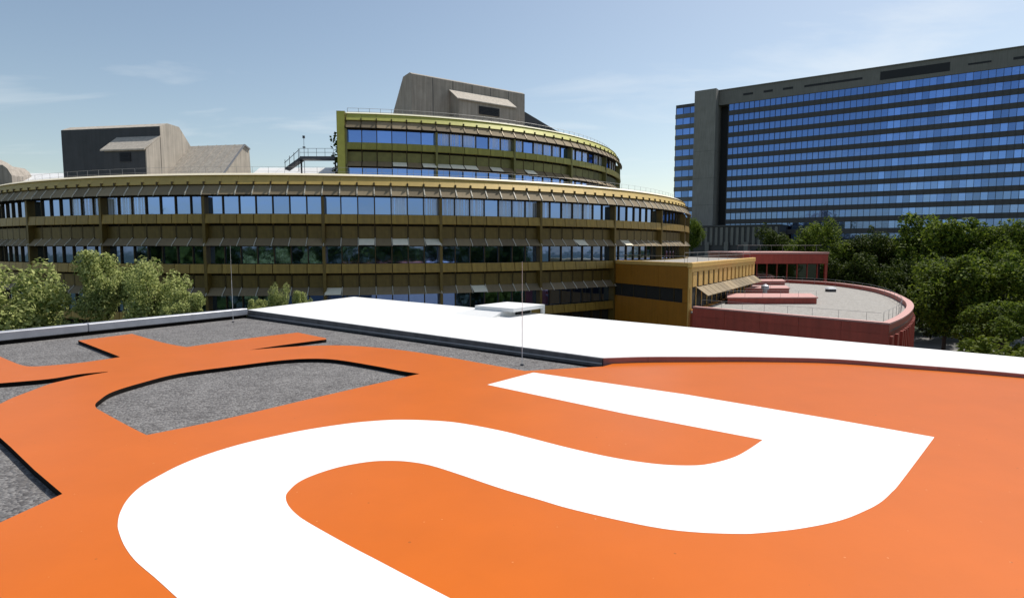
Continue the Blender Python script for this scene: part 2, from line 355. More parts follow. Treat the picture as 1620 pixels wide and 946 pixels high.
# white roof strip beyond
near = [Vector(p[:2]) for p in (pA, atw(954, 566))]
curve_px = [(954, 566), (1025, 564), (1121, 564.0), (1200, 564.4), (1318, 567.3), (1437, 576), (1530, 583), (1620, 591)]
curve = [atw(*p) for p in curve_px]
cw = cr(curve, 6)
tail = [cw[-1] + Vector((3.2, -2.6)), cw[-1] + Vector((6.0, -6.5)), cw[-1] + Vector((7.6, -11.5)), cw[-1] + Vector((7.6, -18.0))]
tail = cr([cw[-1]] + tail, 5)[1:]
outl = [near[0]] + cw + tail + [Vector((33.5, -5.3)), Vector(pR2[:2]), Vector(pB[:2])]
n = len(outl); top = [(p.x, p.y, CZ + hw(p.x)) for p in outl]; bot = [(p.x, p.y, CZ + H_G - .02) for p in outl]
me = bpy.data.meshes.new('white_roof'); bm = bmesh.new()
tv = [bm.verts.new(p) for p in top]; bv = [bm.verts.new(p) for p in bot]
for tri in tessellate_polygon([[Vector((p[0], p[1], 0)) for p in top]]): bm.faces.new([tv[i] for i in tri])
for i in range(n): bm.faces.new((tv[i], tv[(i + 1) % n], bv[(i + 1) % n], bv[i]))
bmesh.ops.remove_doubles(bm, verts=bm.verts, dist=1e-4); bmesh.ops.recalc_face_normals(bm, faces=bm.faces); bm.to_mesh(me); bm.free(); me.materials.append(M['white_roof'])
o = bpy.data.objects.new('white_roof', me); link(o, roofb); o.location = -org(roofb)
# grey upstand in front of the straight part, with a ridge line and a felt foot
nd = (near[1] - near[0]).normalized().to_3d(); nn = Vector((nd.y, -nd.x, 0))      # towards the gravel
if nn.dot(-pA) < 0: nn = -nn
LN = (near[1] - near[0]).length; a3 = Vector((near[0].x, near[0].y, 0)); N = 14
def strip(name, m, y0, y1, zt0, zt1, zb, s0=0.0):
    mb = MB()
    for y in (y0, y1):
        pass
    p0 = a3 + nd * s0; p1 = a3 + nd * LN
    q = [p0 + nn * y0, p1 + nn * y0, p1 + nn * y1, p0 + nn * y1]
    mb.hexa([(v.x, v.y, CZ + zb) for v in q] + [(q[0].x, q[0].y, CZ + zt0), (q[1].x, q[1].y, CZ + zt1), (q[2].x, q[2].y, CZ + zt0 * 0 + zt1), (q[3].x, q[3].y, CZ + zt0)])
    return mb.build(name, m, roofb)
strip('upstand', M['bitumen'], 0.002, 0.05, hw(near[0].x) - .012, hw(near[1].x) - .012, H_G - .03)
strip('felt_foot', M['felt'], 0.05, 0.16, -2.90, -2.90, H_G - .03)
strip('clamping_bar', M['zinc'], 0.05, 0.062, -2.80, -2.80, -2.83)
# maroon kerb along the curved edge, in lengths
full = cw + tail
cut_i = [0, 6, 33, len(full) - 12, len(full) - 1]
for a, b in zip(cut_i[:-1], cut_i[1:]):
    mb = MB(); seg = full[a:b + 1]; off = []
    for i, p in enumerate(seg):
        t = (seg[min(i + 1, len(seg) - 1)] - seg[max(i - 1, 0)]).normalized(); q = Vector((t.y, -t.x))
        off.append(p + q * .035)
    for i in range(len(seg) - 1):
        a1, b1, a2, b2 = seg[i], seg[i + 1], off[i], off[i + 1]
        if i == len(seg) - 2: b1 = b1.lerp(a1, .06); b2 = b2.lerp(a2, .06)
        mb.hexa([(a1.x, a1.y, CZ - 2.9), (a2.x, a2.y, CZ - 2.9), (b2.x, b2.y, CZ - 2.9), (b1.x, b1.y, CZ - 2.9),
                 (a1.x, a1.y, CZ + hw(a1.x) - .004), (a2.x, a2.y, CZ + hw(a2.x) - .008), (b2.x, b2.y, CZ + hw(b2.x) - .008), (b1.x, b1.y, CZ + hw(b1.x) - .004)])
    mb.build('kerb', M['maroon'], roofb)

# ------------------------------------------------------------------ the raised orange roof sign with its white band
sign = tag(empty('rooftop_sign', (0, 10, CZ + H_G)), 'huge raised orange logo panel with winding white band lying on the gravel roof', 'sign')
def O(pts): return [at(x, y, H_O) for x, y in pts]
edge = []
edge += cr(O([(830, 586.6), (765, 575), (701, 563.6), (637, 554), (572.6, 547.8), (530, 546.2), (490, 546.8), (445, 549.5), (395, 553.5)]), 6)
edge += cr(O([(412, 550.8), (460, 544), (516.5, 536.8)]), 4)
edge += O([(515.5, 534.8), (471.5, 526)])
edge += cr(O([(470, 526), (390, 535.5), (297, 548.6)]), 4) + cr(O([(293, 548.6), (270, 544.5), (247, 539), (209, 528)]), 4)
edge += O([(123.6, 538.6), (190, 564.4)])
edge += cr(O([(188, 565), (168, 568), (127, 573.5), (79, 578), (51, 579.5), (35, 577.6), (19, 572), (0, 564), (-40, 548), (-90, 532)]), 5)
edge += O([(-150, 545)])
edge += cr(O([(-90, 612), (-40, 609), (0, 606), (76, 599.5), (127, 591.6), (171, 587.6)]), 5)
edge += cr(O([(170, 588.4), (133, 594.7), (95, 603), (76, 608), (47.6, 618.5), (20, 629), (0, 638.5), (-30, 651), (-90, 676), (-220, 735)]), 5)
edge += [Vector((-11, 3.2)), Vector((-10, -5)), Vector((18, -5))]
edge += [p + Vector((.45, .35)) for p in reversed([Vector(p[:2]) for p in full[1:-3]])]
edge += O([(954, 579.6)])
edge = [Vector(p[:2]) for p in edge]
hole1 = cr(O([(664, 591), (637, 587), (588.7, 578), (534, 569.2), (492, 567.2), (444, 570), (380, 577.8), (285, 590.5), (222, 606), (177.6, 620), (157, 633), (150.6, 640), (153, 646)]), 6)[:-1]
hole1 += cr(O([(153, 646), (190, 666.5), (231, 687.8)]), 3)[:-1] + cr(O([(232, 687.8), (349, 664), (500, 628.5), (664, 591)]), 5)[:-1]
hole2 = O([(98.7, 780.8), (55, 743.6), (16, 706), (0, 691.8), (-16, 679), (-70, 730), (-150, 900), (0, 826)])
panel = sheet('orange_panel', [edge, [Vector(p[:2]) for p in hole1], [Vector(p[:2]) for p in hole2]], CZ + H_G + .012, CZ + H_O, M['orange'], sign)
panel.data.materials.append(M['felt'])
for p_ in panel.data.polygons:
    if abs(p_.normal.z) < .5: p_.material_index = 1
st = cr(O([(420, 1070), (345, 1005), (281, 946), (247, 915), (214.7, 887), (197, 863), (188, 840.5), (186.5, 827.5), (190.4, 810), (201.7, 790), (221, 771), (247, 755), (286, 735), (331, 717.6), (383, 702), (441, 688.5), (489.5, 679), (550, 670), (590, 666), (629, 664), (678, 665), (726, 669), (791, 681), (839.5, 693), (900, 708.5), (971, 724), (1039, 734), (1094, 736.3), (1126, 733), (1159, 724), (1181, 713), (1207, 695.6)]), 6)
st += O([(985, 653.5), (771, 608.5), (844, 589.3), (1085, 624), (1320, 663.5), (1478, 691.4)])
st += cr(O([(1477, 693), (1426, 761), (1410, 779), (1394, 793.6), (1371, 806.5), (1329, 823), (1265, 836), (1200, 843), (1165, 844), (1107, 842), (1049, 836), (981, 823), (900, 804), (852.5, 790), (791, 772), (726, 750), (681, 736), (645.5, 730), (613, 728.6), (581, 730.5), (539, 738), (500, 749.8), (473, 762), (457, 776), (452, 785.5), (455.6, 798.5), (468.5, 813), (489.5, 827.5), (550, 861.5), (597, 886), (645.5, 911.6), (712, 946), (790, 985), (960, 1070)]), 6)
sheet('white_band', [[Vector(p[:2]) for p in st]], CZ + H_O - .006, CZ + H_O + .0025, M['white'], sign)

# lightning rods
def rod(p, h, label):
    r = tag(empty('lightning_rod', p), label, 'lightning rod', 'lightning rods on the gravel roof')
    mb = MB(); mb.tube((0, 0, 0.05), (0, 0, h * .55), .009, 8); lr = mb.build('lower_rod', M['rod'], r, local=True)
    mb = MB(); mb.tube((0, 0, h * .55), (0, 0, h), .006, 6, .004); mb.build('upper_rod', M['rod'], lr, local=True)
    mb = MB(); mb.tube((0, 0, -.015), (0, 0, .04), .05, 14, .04); mb.build('foot', M['bitumen'], r, local=True)
rod(at(826, 578, H_G), 2.55, 'thin lightning rod rising in front of the dark edge of the white roof')
rod(at(369, 510, H_G), 2.95, 'thin lightning rod near the far corner of the grey parapet')

# white box on the far edge of the white roof
c0 = atw(862, 495); c0.z = 0; bz = CZ + hw(c0.x)
fx = Vector((fd.x, fd.y, 0)).normalized(); bn = Vector((-fx.y, fx.x, 0))          # bn = away from the camera
hat = tag(empty('roof_hatch', (c0.x, c0.y, bz)), 'low white box with overhanging lid at the far edge of the white roof', 'roof hatch')
def hb(name, s0, s1, y0, y1, z0, z1, m):
    mb = MB(); p = [c0 + fx * s0 + bn * y0, c0 + fx * s1 + bn * y0, c0 + fx * s1 + bn * y1, c0 + fx * s0 + bn * y1]
    mb.hexa([(q.x, q.y, bz + z0) for q in p] + [(q.x, q.y, bz + z1) for q in p]); return mb.build(name, m, hat)
def wedge(name, s0, s1, y0, y1, z0, z1, sl, fr_, m):
    mb = MB(); q = lambda a_, b_: c0 + fx * a_ + bn * b_
    lo = [q(s0 - sl, y0 - fr_), q(s1, y0 - fr_), q(s1, y1), q(s0 - sl, y1)]; hi = [q(s0, y0), q(s1, y0), q(s1, y1), q(s0, y1)]
    mb.hexa([(p.x, p.y, bz + z0) for p in lo] + [(p.x, p.y, bz + z1) for p in hi]); return mb.build(name, m, hat)
wedge('curb', -2.0, -.5, -2.1, -.25, -.02, .20, .75, .75, M['white_roof'])
hb('lid', -1.95, 0.0, -2.05, 0.0, .201, .34, M['white_roof'])
hb('post', -.12, 0.0, -.14, 0.0, -.02, .19, M['white_roof'])
hb('shaded_gap', -.5, -.46, -1.3, -.35, .0, .17, M['black'])  # black plate paints the shade under the lid

# ------------------------------------------------------------------ round tiered building
def ring_bays(root, C, Rr, dth, i0, i1, h0, ns, mats, col_every, col_phase, sun_patches, blind_range=None, skip=None):
    """facade pieces bay by bay; z is measured from the window head of the top storey"""
    w = 2 * Rr * math.tan(dth / 2); hwid = w / 2
    def proto(fn, name, m, bevel=0.0):
        b = MB(); fn(b); o = b.build(name, m, root, local=True, bevel=bevel); return o
    P = {}
    P['fascia_panel'] = proto(lambda b: b.prism([(-.05, .92), (.42, 1.62), (.52, 1.60), (.10, .90)], -hwid + .012, hwid - .012, lambda x, a, z: (x, a, z)), 'fascia_panel', mats['fascia'])
    P['coping'] = proto(lambda b: b.prism([(.30, 1.625), (.62, 1.80), (1.3, 1.74), (1.3, 1.625)], -hwid + .004, hwid - .004, lambda x, a, z: (x, a, z)), 'coping', mats['coping'])
    P['awning'] = proto(lambda b: b.prism([(.10, .86), (-.44, .13), (-.47, .11), (.07, .84)], -hwid + .05, hwid - .05, lambda x, a, z: (x, a, z)), 'awning', M['awning'])
    P['awning_short'] = proto(lambda b: b.prism([(.12, .64), (-.40, .10), (-.43, .08), (.09, .62)], -hwid + .05, hwid - .05, lambda x, a, z: (x, a, z)), 'awning', M['awning_brown'])
    P['arm_short'] = proto(lambda b: b.prism([(.12, .70), (-.43, .16), (-.46, .05), (.06, .58)], -hwid - .03, -hwid + .03, lambda x, a, z: (x, a, z)), 'awning_arm', mats['arm'])
    P['awning_low'] = proto(lambda b: b.prism([(.12, .62), (-.62, .16), (-.63, .13), (.12, .59)], -hwid + .05, hwid - .05, lambda x, a, z: (x, a, z)), 'awning', M['awning'])
    P['awning_arm'] = proto(lambda b: b.prism([(.10, .96), (-.46, .22), (-.50, .07), (.04, .80)], -hwid - .04, -hwid + .04, lambda x, a, z: (x, a, z)), 'awning_arm', mats['arm'])
    P['window_pane'] = proto(lambda b: b.box(-hwid + .05, hwid - .05, .30, .34, -1.26, 0.02), 'window_pane', M['glass_sky'])
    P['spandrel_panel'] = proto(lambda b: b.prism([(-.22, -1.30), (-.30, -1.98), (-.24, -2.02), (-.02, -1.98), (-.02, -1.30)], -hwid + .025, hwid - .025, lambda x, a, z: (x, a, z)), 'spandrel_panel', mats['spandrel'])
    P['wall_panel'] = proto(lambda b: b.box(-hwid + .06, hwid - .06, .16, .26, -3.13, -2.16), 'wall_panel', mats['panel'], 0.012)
    P['mullion'] = proto(lambda b: b.box(-hwid - .03, -hwid + .03, .17, .42, -3.0, 0.05), 'mullion', mats['mullion'])
    P['column'] = proto(lambda b: b.box(-hwid - .11, -hwid + .11, -.31, .30, -3.75, .0), 'column', mats['column'])
    P['bracket'] = proto(lambda b: b.box(-hwid - .05, -hwid + .05, -.10, .2, .84, 1.12), 'bracket', mats['mullion'])
    used = set()
    def put(key, i, z, m=None, label=None, tilt=0):
        th = i * dth; x = C[0] + Rr * math.sin(th); y = C[1] - Rr * math.cos(th); o0 = org(root)
        loc = (x - o0.x, y - o0.y, z - o0.z)
        if key not in used: o = P[key]; used.add(key); o.location = loc; o.rotation_euler = (0, 0, th)
        else: o = inst(P[key], root, loc, th)
        if m is not None:
            o.material_slots[0].link = 'OBJECT'; o.material_slots[0].material = m
        if label: o['label'] = label
        return o
    for i in range(i0, i1 + 1):
        zt = CZ + h0
        put('fascia_panel', i, zt); put('coping', i, zt); put('bracket', i, zt)
        for k in range(ns):
            z = zt - 3.75 * k
            if skip and skip(i, k): continue
            white = (i, k) in sun_patches
            put('awning_low' if white else ('awning' if k == 0 else 'awning_short'), i, z, M['awning_sun_patch'] if white else None, 'awning paled to paint mirrored sunlight, held out flatter than its neighbours' if white else None)
            put('awning_arm' if k == 0 else 'arm_short', i, z)
            blind = blind_range and blind_range(i, k)
            put('window_pane', i, z, M['glass_blind'] if blind else None)
            put('spandrel_panel', i, z); put('mullion', i, z)
            if k < ns - 1: put('wall_panel', i, z)
            if (i - col_phase) % col_every == 0: put('column', i, z)
    for k_, o in P.items():
        if k_ not in used: bpy.data.objects.remove(o)

def core(root, C, Rr, a0, a1, z0, z1, name, m, closed=True, n=96):
    pts = [(C[0] + Rr * math.sin(a0 + (a1 - a0) * i / n), C[1] - Rr * math.cos(a0 + (a1 - a0) * i / n)) for i in range(n + (0 if closed else 1))]
    mb = MB(); mb.slab(pts, z0, z1); return mb.build(name, m, root)

def rail(root, pts, h, step, rails=(1.0, .55), r=.022, name='railing', m=None):
    """posts and rails along a line of points"""
    mb = MB(); m = m or M['steel']; L = 0; acc = 0
    for p in pts[::step]: mb.tube(p, (p[0], p[1], p[2] + h), r, 5)
    for q in rails:
        for a, b in zip(pts[:-1], pts[1:]): mb.tube((a[0], a[1], a[2] + h * q), (b[0], b[1], b[2] + h * q), r * .8, 4)
    return mb.build(name, m, root)

GC, GR, GD = (-19.9, 89.4), 44.0, R(1.64)
gold = tag(empty('round_building', (GC[0], GC[1], 0)), 'wide round gold-clad building with rows of grey awnings behind the white roof', 'building')
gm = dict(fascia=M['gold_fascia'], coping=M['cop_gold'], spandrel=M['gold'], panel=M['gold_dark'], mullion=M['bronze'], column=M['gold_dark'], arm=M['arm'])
gw = {(7, 1), (9, 1), (11, 1), (22, 1), (27, 1), (5, 2), (14, 2)}  # bays whose pale awnings paint patches of mirrored sunlight
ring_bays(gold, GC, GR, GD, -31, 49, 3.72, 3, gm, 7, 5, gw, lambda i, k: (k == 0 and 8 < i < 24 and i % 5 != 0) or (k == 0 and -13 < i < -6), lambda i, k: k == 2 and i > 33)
core(gold, GC, GR - .42, 0, 2 * math.pi, 0, CZ + 4.6, 'core_wall', M['interior'])
core(gold, GC, GR - .7, 0, 2 * math.pi, CZ + 4.62, CZ + 5.3, 'roof_slab', M['pale_gravel'])
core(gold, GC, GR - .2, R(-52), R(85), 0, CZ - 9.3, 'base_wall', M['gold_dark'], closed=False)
pts = [(GC[0] + (GR - 1.3) * math.sin(R(a * .82)), GC[1] - (GR - 1.3) * math.cos(R(a * .82)), CZ + 5.3) for a in range(-42, 108)]
rail(gold, pts, .78, 2, r=.011)
# white sloped rooflights standing on the roof
for pa_, pb_, zz, y0_, y1_ in ((398, 536, 64.0, 283.0, 268.0), (20, 122, 72.0, 290.0, 276.5)):
    xa, xb = (pa_ - CX) / F * zz, (pb_ - CX) / F * zz; h0_, h1_ = (HOR - y0_) / F * zz, (HOR - y1_) / F * (zz + 3)
    nn_ = max(3, int((xb - xa) / 2.3))
    for k in range(nn_):
        x0, x1 = xa + (xb - xa) * k / nn_ + .03, xa + (xb - xa) * (k + 1) / nn_ - .03
        mb = MB(); mb.hexa([(x0, zz, CZ + 5.3), (x1, zz, CZ + 5.3), (x1, zz + 3.2, CZ + 5.3), (x0, zz + 3.2, CZ + 5.3), (x0, zz, CZ + h0_), (x1, zz, CZ + h0_), (x1, zz + 3, CZ + h1_), (x0, zz + 3, CZ + h1_)])
        mb.build('sloped_rooflight', M['white_roof'], gold)

UC, UR, UD = (-20.3, 97.9), 36.9, R(2.32)
upp = tag(empty('upper_tier', (UC[0], UC[1], CZ + 5.3)), 'olive green curved upper storeys with awnings set back on the gold building roof', 'building')
um = dict(fascia=M['olive_fascia'], coping=M['cop_olive'], spandrel=M['olive'], panel=M['olive_dark'], mullion=M['bronze'], column=M['olive_dark'], arm=M['bronze'])
uw = {(6, 1), (8, 1), (9, 1), (10, 1), (11, 1), (13, 1), (16, 1)}  # upper bays with mirrored sun painted as pale cloth
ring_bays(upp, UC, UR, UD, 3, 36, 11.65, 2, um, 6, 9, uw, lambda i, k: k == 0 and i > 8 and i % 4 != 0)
ua0, ua1 = UD * 2.5, UD * 36.5
n = 60
arc = [(UC[0] + (UR - .42) * math.sin(ua0 + (ua1 - ua0) * i / n), UC[1] - (UR - .42) * math.cos(ua0 + (ua1 - ua0) * i / n)) for i in range(n + 1)]
arc += [(UC[0] + 12 * math.sin(ua1), UC[1] - 12 * math.cos(ua1)), (UC[0] + 12 * math.sin(ua0), UC[1] - 12 * math.cos(ua0))]
mb = MB(); mb.slab(arc, CZ + 5.3, CZ + 12.5); mb.build('core_wall', M['interior'], upp)
arc2 = [(UC[0] + (x - UC[0]) * (UR - .75) / (UR - .42), UC[1] + (y - UC[1]) * (UR - .75) / (UR - .42)) for x, y in arc]
mb = MB(); mb.slab(arc2, CZ + 12.52, CZ + 13.2); mb.build('roof_slab', M['pale_gravel'], upp)
# end wall: a fin facing left, with planting hung on it
e = Vector((math.sin(ua0), -math.cos(ua0), 0)); et = Vector((math.cos(ua0), math.sin(ua0), 0)); c3 = Vector((UC[0], UC[1], 0))
def radial(mb, r0, r1, t0, t1, z0, z1):
    p = [c3 + e * r0 + et * t0, c3 + e * r1 + et * t0, c3 + e * r1 + et * t1, c3 + e * r0 + et * t1]
    mb.hexa([(q.x, q.y, z0) for q in p] + [(q.x, q.y, z1) for q in p])
mb = MB(); radial(mb, 12, UR + .32, -.85, -.04, CZ + 5.3, CZ + 13.36); mb.build('end_wall', M['olive'], upp)
mb = MB(); radial(mb, UR + .33, UR + .40, -.80, -.10, CZ + 5.3, CZ + 13.3); mb.build('corner_panel', M['olive_fascia'], upp)
mb = MB()
for k in range(420):
    r0 = UR - random.random() * 5; z = CZ + 6 + 5.5 * random.random() ** .8; t = -.9 - random.random() ** 2 * .75
    p = c3 + e * r0 + et * t; s = .10 + .10 * random.random(); d1 = Vector((random.uniform(-1, 1), random.uniform(-1, 1), random.uniform(-1, 1))).normalized() * s
    d2 = d1.cross(Vector((random.uniform(-1, 1), random.uniform(-1, 1), random.uniform(-1, 1))).normalized()); p = Vector((p.x, p.y, z))
    mb.add([p - d1, p - d2, p + d1, p + d2], [(0, 1, 2, 3)])
o = mb.build('climbing_plant', M['leaf_dark'], upp); o['kind'] = 'stuff'
pts = [(UC[0] + (UR - 1.1) * math.sin(ua0 + (ua1 - ua0) * i / 90), UC[1] - (UR - 1.1) * math.cos(ua0 + (ua1 - ua0) * i / 90), CZ + 13.2) for i in range(91)]
rail(upp, pts, .75, 2)

# ------------------------------------------------------------------ concrete plant rooms on the roofs
def frame(o, u):
    u = Vector((u[0], u[1], 0)).normalized(); v = Vector((-u.y, u.x, 0))
    return lambda a, b, z: (o[0] + u.x * a + v.x * b, o[1] + u.y * a + v.y * b, CZ + z)
def plant_room(root, fr, wdt, prof, zb, hood, front_mat, m, vent):
    """prof: [(depth, height)] of the top line; hood: (a0, a1, depth, top back, top front)"""
    mb = MB(); poly = [(0, zb)] + prof + [(prof[-1][0], zb)]
    mb.prism(poly, 0, wdt, lambda x, a, b: fr(x, a, b)); mb.build('plant_room_body', m, root)
    if front_mat:
        mb = MB(); mb.hexa([fr(0.02, -.06, zb), fr(wdt - .02, -.06, zb), fr(wdt - .02, -.003, zb), fr(.02, -.003, zb), fr(.02, -.06, prof[0][1] - .05), fr(wdt - .02, -.06, prof[0][1] - .05), fr(wdt - .02, -.003, prof[0][1] - .05), fr(.02, -.003, prof[0][1] - .05)]); mb.build('front_cladding', front_mat, root)
    a0, a1, dp, hb_, hf = hood
    mb = MB(); mb.hexa([fr(a0, -dp, zb), fr(a1, -dp, zb), fr(a1, -.07, zb), fr(a0, -.07, zb), fr(a0, -dp, hf), fr(a1, -dp, hf), fr(a1, -.07, hb_), fr(a0, -.07, hb_)])
    hd = mb.build('hood', m, root)
    if front_mat:
        mb = MB(); mb.hexa([fr(a0 - .1, -dp - .05, zb), fr(a1 - .12, -dp - .05, zb), fr(a1 - .12, -dp - .003, zb), fr(a0 - .1, -dp - .003, zb), fr(a0 - .1, -dp - .05, hf - .15), fr(a1 - .12, -dp - .05, hf - .15), fr(a1 - .12, -dp - .003, hf - .15), fr(a0 - .1, -dp - .003, hf - .15)])
        mb.build('hood_cladding', front_mat, hd)
    mb = MB(); mb.hexa([fr(a0 - .3, -dp - .22, hf - .10), fr(a1 + .0, -dp - .22, hf - .10), fr(a1 + .0, -.0, hb_ + .06), fr(a0 - .3, .0, hb_ + .06), fr(a0 - .3, -dp - .22, hf + .03), fr(a1, -dp - .22, hf + .03), fr(a1, -.0, hb_ + .20), fr(a0 - .3, .0, hb_ + .20)])
    mb.build('hood_roof', M['concrete'], hd)
    va, vb, z0, z1 = vent
    mb = MB()
    for k in range(6):
        zz = z0 + (z1 - z0) * k / 6
        mb.hexa([fr(va, -dp - .14, zz), fr(vb, -dp - .14, zz), fr(vb, -dp - .06, zz), fr(va, -dp - .06, zz), fr(va, -dp - .10, zz + (z1 - z0) / 7.5), fr(vb, -dp - .10, zz + (z1 - z0) / 7.5), fr(vb, -dp - .06, zz + (z1 - z0) / 7.5), fr(va, -dp - .06, zz + (z1 - z0) / 7.5)])
    mb.build('vent_louvre', M['black'], hd)
P0 = Vector((-45.6, 62.0, 0))
pl = tag(empty('plant_room', (-40, 62, CZ + 5.3)), 'concrete plant room with black front on the gold building roof at left', 'plant room', 'concrete plant rooms on the roofs')
fr = frame(P0, (11.2, -2.1))
plant_room(pl, fr, 11.4, [(0, 11.7), (1.0, 12.15), (2.6, 12.1), (4.1, 10.5), (5.6, 8.6)], 5.3, (6.8, 11.4, 1.9, 10.6, 9.2), M['concrete_dark'], M['concrete'], (8.55, 9.75, 8.1, 8.95))
mb = MB(); mb.prism([(0.0, 6.5), (4.1, 10.42), (5.0, 10.1), (5.3, 5.3), (0, 5.3)], 11.42, 17.6, lambda x, a, b: fr(x, a, b)); lt_ = mb.build('lean_to_roof', M['concrete'], pl)
mb = MB(); mb.prism([(0.0, 6.51), (4.12, 10.45), (5.0, 10.14), (4.95, 10.0), (4.1, 10.3), (.1, 6.45)], 17.6, 17.75, lambda x, a, b: fr(x, a, b)); mb.build('edge_trim', M['steel'], lt_)
# seams standing on the lean-to
for k in range(5):
    x = 12.4 + k * 1.05; mb = MB(); mb.prism([(0.02, 6.52), (4.08, 10.42), (4.08, 10.47), (.02, 6.57)], x, x + .05, lambda q, a, b: fr(q, a, b)); mb.build('roof_seam', M['concrete'], lt_)
pl2 = tag(empty('plant_room', (-57, 72, CZ + 5.3)), 'rounded beige plant room cut off by the left edge of the photo', 'plant room', 'concrete plant rooms on the roofs')
fr2 = frame(Vector((-67.4, 69.5, 0)), (1, 0.05))
mb = MB(); mb.prism([(0, 5.3), (0, 11.6), (3.2, 11.4), (5.8, 10.2), (7.4, 9.0), (7.4, 5.3)], 0, 5, lambda x, a, b: fr2(a, x, b)); mb.build('plant_room_body', M['concrete_mid'], pl2)
mb = MB(); mb.prism([(7.45, 5.3), (7.45, 8.9), (7.9, 9.35), (8.5, 9.4), (9.0, 9.0), (9.45, 8.2), (9.5, 5.3)], .6, 4, lambda x, a, b: fr2(a, x, b)); mb.build('side_housing', M['concrete_mid'], pl2)
pu = tag(empty('plant_room', (-5, 77, CZ + 13.2)), 'sloping grey brown plant room crowning the olive green storeys', 'plant room', 'concrete plant rooms on the roofs')
fr3 = frame(Vector((-11.7, 72.0, 0)), (13.4, 9.5))
plant_room(pu, fr3, 16.4, [(0, 20.05), (.5, 20.3), (2.3, 20.2), (5.0, 16.9), (6.5, 14.5)], 13.2, (5.2, 13.6, 1.9, 18.8, 17.55), None, M['concrete_mid'], (8.0, 11.0, 16.1, 17.1))
for k in range(1, 6):
    mb = MB(); x = k * 2.75; mb.hexa([fr3(x - .03, -.02, 13.2), fr3(x + .03, -.02, 13.2), fr3(x + .03, .01, 13.2), fr3(x - .03, .01, 13.2), fr3(x - .03, -.02, 20.0), fr3(x + .03, -.02, 20.0), fr3(x + .03, .01, 20.0), fr3(x - .03, .01, 20.0)]); mb.build('wall_seam', M['concrete_dark'], pu)
mb = MB(); mb.prism([(1.0, 13.2), (1.0, 18.3), (3.5, 18.3), (3.5, 13.2)], 0, 1, lambda x, a, b: fr3(16.42 + x * 7.6, a, b if b < 14 else b - x * 2.6)); mb.build('sloping_annex', M['concrete_dark'], pu)

# steel walkway at the left end of the upper tier
wk = tag(empty('roof_walkway', (-19, 62, CZ + 5.3)), 'dark steel walkway with railings at the left end of the olive storeys', 'walkway')
y0 = 62.0
def wx(px): return (px - CX) / F * y0
def wz(py): return CZ + (HOR - py) / F * y0
mb = MB(); mb.box(wx(483), wx(537), y0 - .7, y0 + .7, wz(256), wz(252)); mb.build('deck', M['dark_steel'], wk)
mb = MB()
for x in (483, 496, 509, 522, 535): mb.tube((wx(x), y0 - .6, wz(253)), (wx(x), y0 - .6, wz(240)), .02, 6)
mb.tube((wx(483), y0 - .6, wz(240)), (wx(535), y0 - .6, wz(240)), .02, 6); mb.tube((wx(483), y0 - .6, wz(246)), (wx(535), y0 - .6, wz(246)), .02, 6)
mb.build('railing', M['dark_steel'], wk)
mb = MB(); mb.hexa([(wx(460), y0 - .6, wz(272)), (wx(483), y0 - .6, wz(257)), (wx(483), y0 + .6, wz(257)), (wx(460), y0 + .6, wz(272)), (wx(460), y0 - .6, wz(269)), (wx(483), y0 - .6, wz(253)), (wx(483), y0 + .6, wz(253)), (wx(460), y0 + .6, wz(269))])
sf = mb.build('stair_flight', M['dark_steel'], wk)
mb = MB()
for x, yb, yt in ((460, 273, 257), (467, 270, 251), (474, 266, 246), (481, 275, 240)): mb.tube((wx(x), y0 - .6, wz(yb)), (wx(x), y0 - .6, wz(yt)), .03, 6)
mb.tube((wx(459), y0 - .6, wz(262)), (wx(482), y0 - .6, wz(242)), .03, 6); mb.build('handrail', M['dark_steel'], sf)
for x in (482, 535):
    mb = MB(); mb.tube((wx(x), y0, CZ + 5.3), (wx(x), y0, wz(256)), .09, 8); mb.build('leg', M['dark_steel'], wk)
ms = tag(empty('antenna_mast', (wx(479), y0 + 1.5, CZ + 5.3)), 'thin antenna mast beside the steel walkway', 'mast')
mb = MB(); mb.tube((0, 0, 0), (0, 0, wz(217) - CZ - 5.3), .035, 6, .02); po = mb.build('pole', M['dark_steel'], ms, local=True)
mb = MB(); mb.box(-.10, .10, -.1, .1, wz(219) - CZ - 5.3, wz(215) - CZ - 5.3); mb.box(-.12, .12, -.08, .08, wz(234) - CZ - 5.3, wz(232) - CZ - 5.3); mb.build('antenna', M['dark_steel'], po, local=True)
# ------------------------------------------------------------------ amber block joined to the round building
HA = -1.30
K1, K2 = at(962, 411.5, HA), at(1093, 416, HA); K3 = Vector((28.2, 70.0, CZ + HA))
amb = tag(empty('amber_block', (K2.x, K2.y, 0)), 'orange gold low block with a corner and one side of awnings beside the round building', 'building')
KB = Vector((6.0, 78, 0)); KD = Vector((24, 80, 0))
mb = MB(); mb.slab([(K1.x, K1.y + .0), (K2.x, K2.y + .05), (K3.x - .1, K3.y), (KD.x, KD.y), (KB.x, KB.y)], 0, CZ + HA - .25); mb.build('core_wall', M['interior'], amb)
mb = MB(); mb.slab([(K1.x, K1.y + .1), (K2.x, K2.y + .1), (K3.x - .1, K3.y), (KD.x, KD.y), (KB.x, KB.y)], CZ + HA - .24, CZ + HA - .12); mb.build('roof', M['pale_gravel'], amb)
def wall_frame(a, b):
    u = Vector((b.x - a.x, b.y - a.y, 0)); L = u.length; u.normalize(); v = Vector((-u.y, u.x, 0))     # v points into the building
    if v.dot(Vector((a.x, a.y, 0))) < 0: v = -v
    return L, (lambda x, y, z: (a.x + u.x * x + v.x * y, a.y + u.y * x + v.y * y, CZ + z))
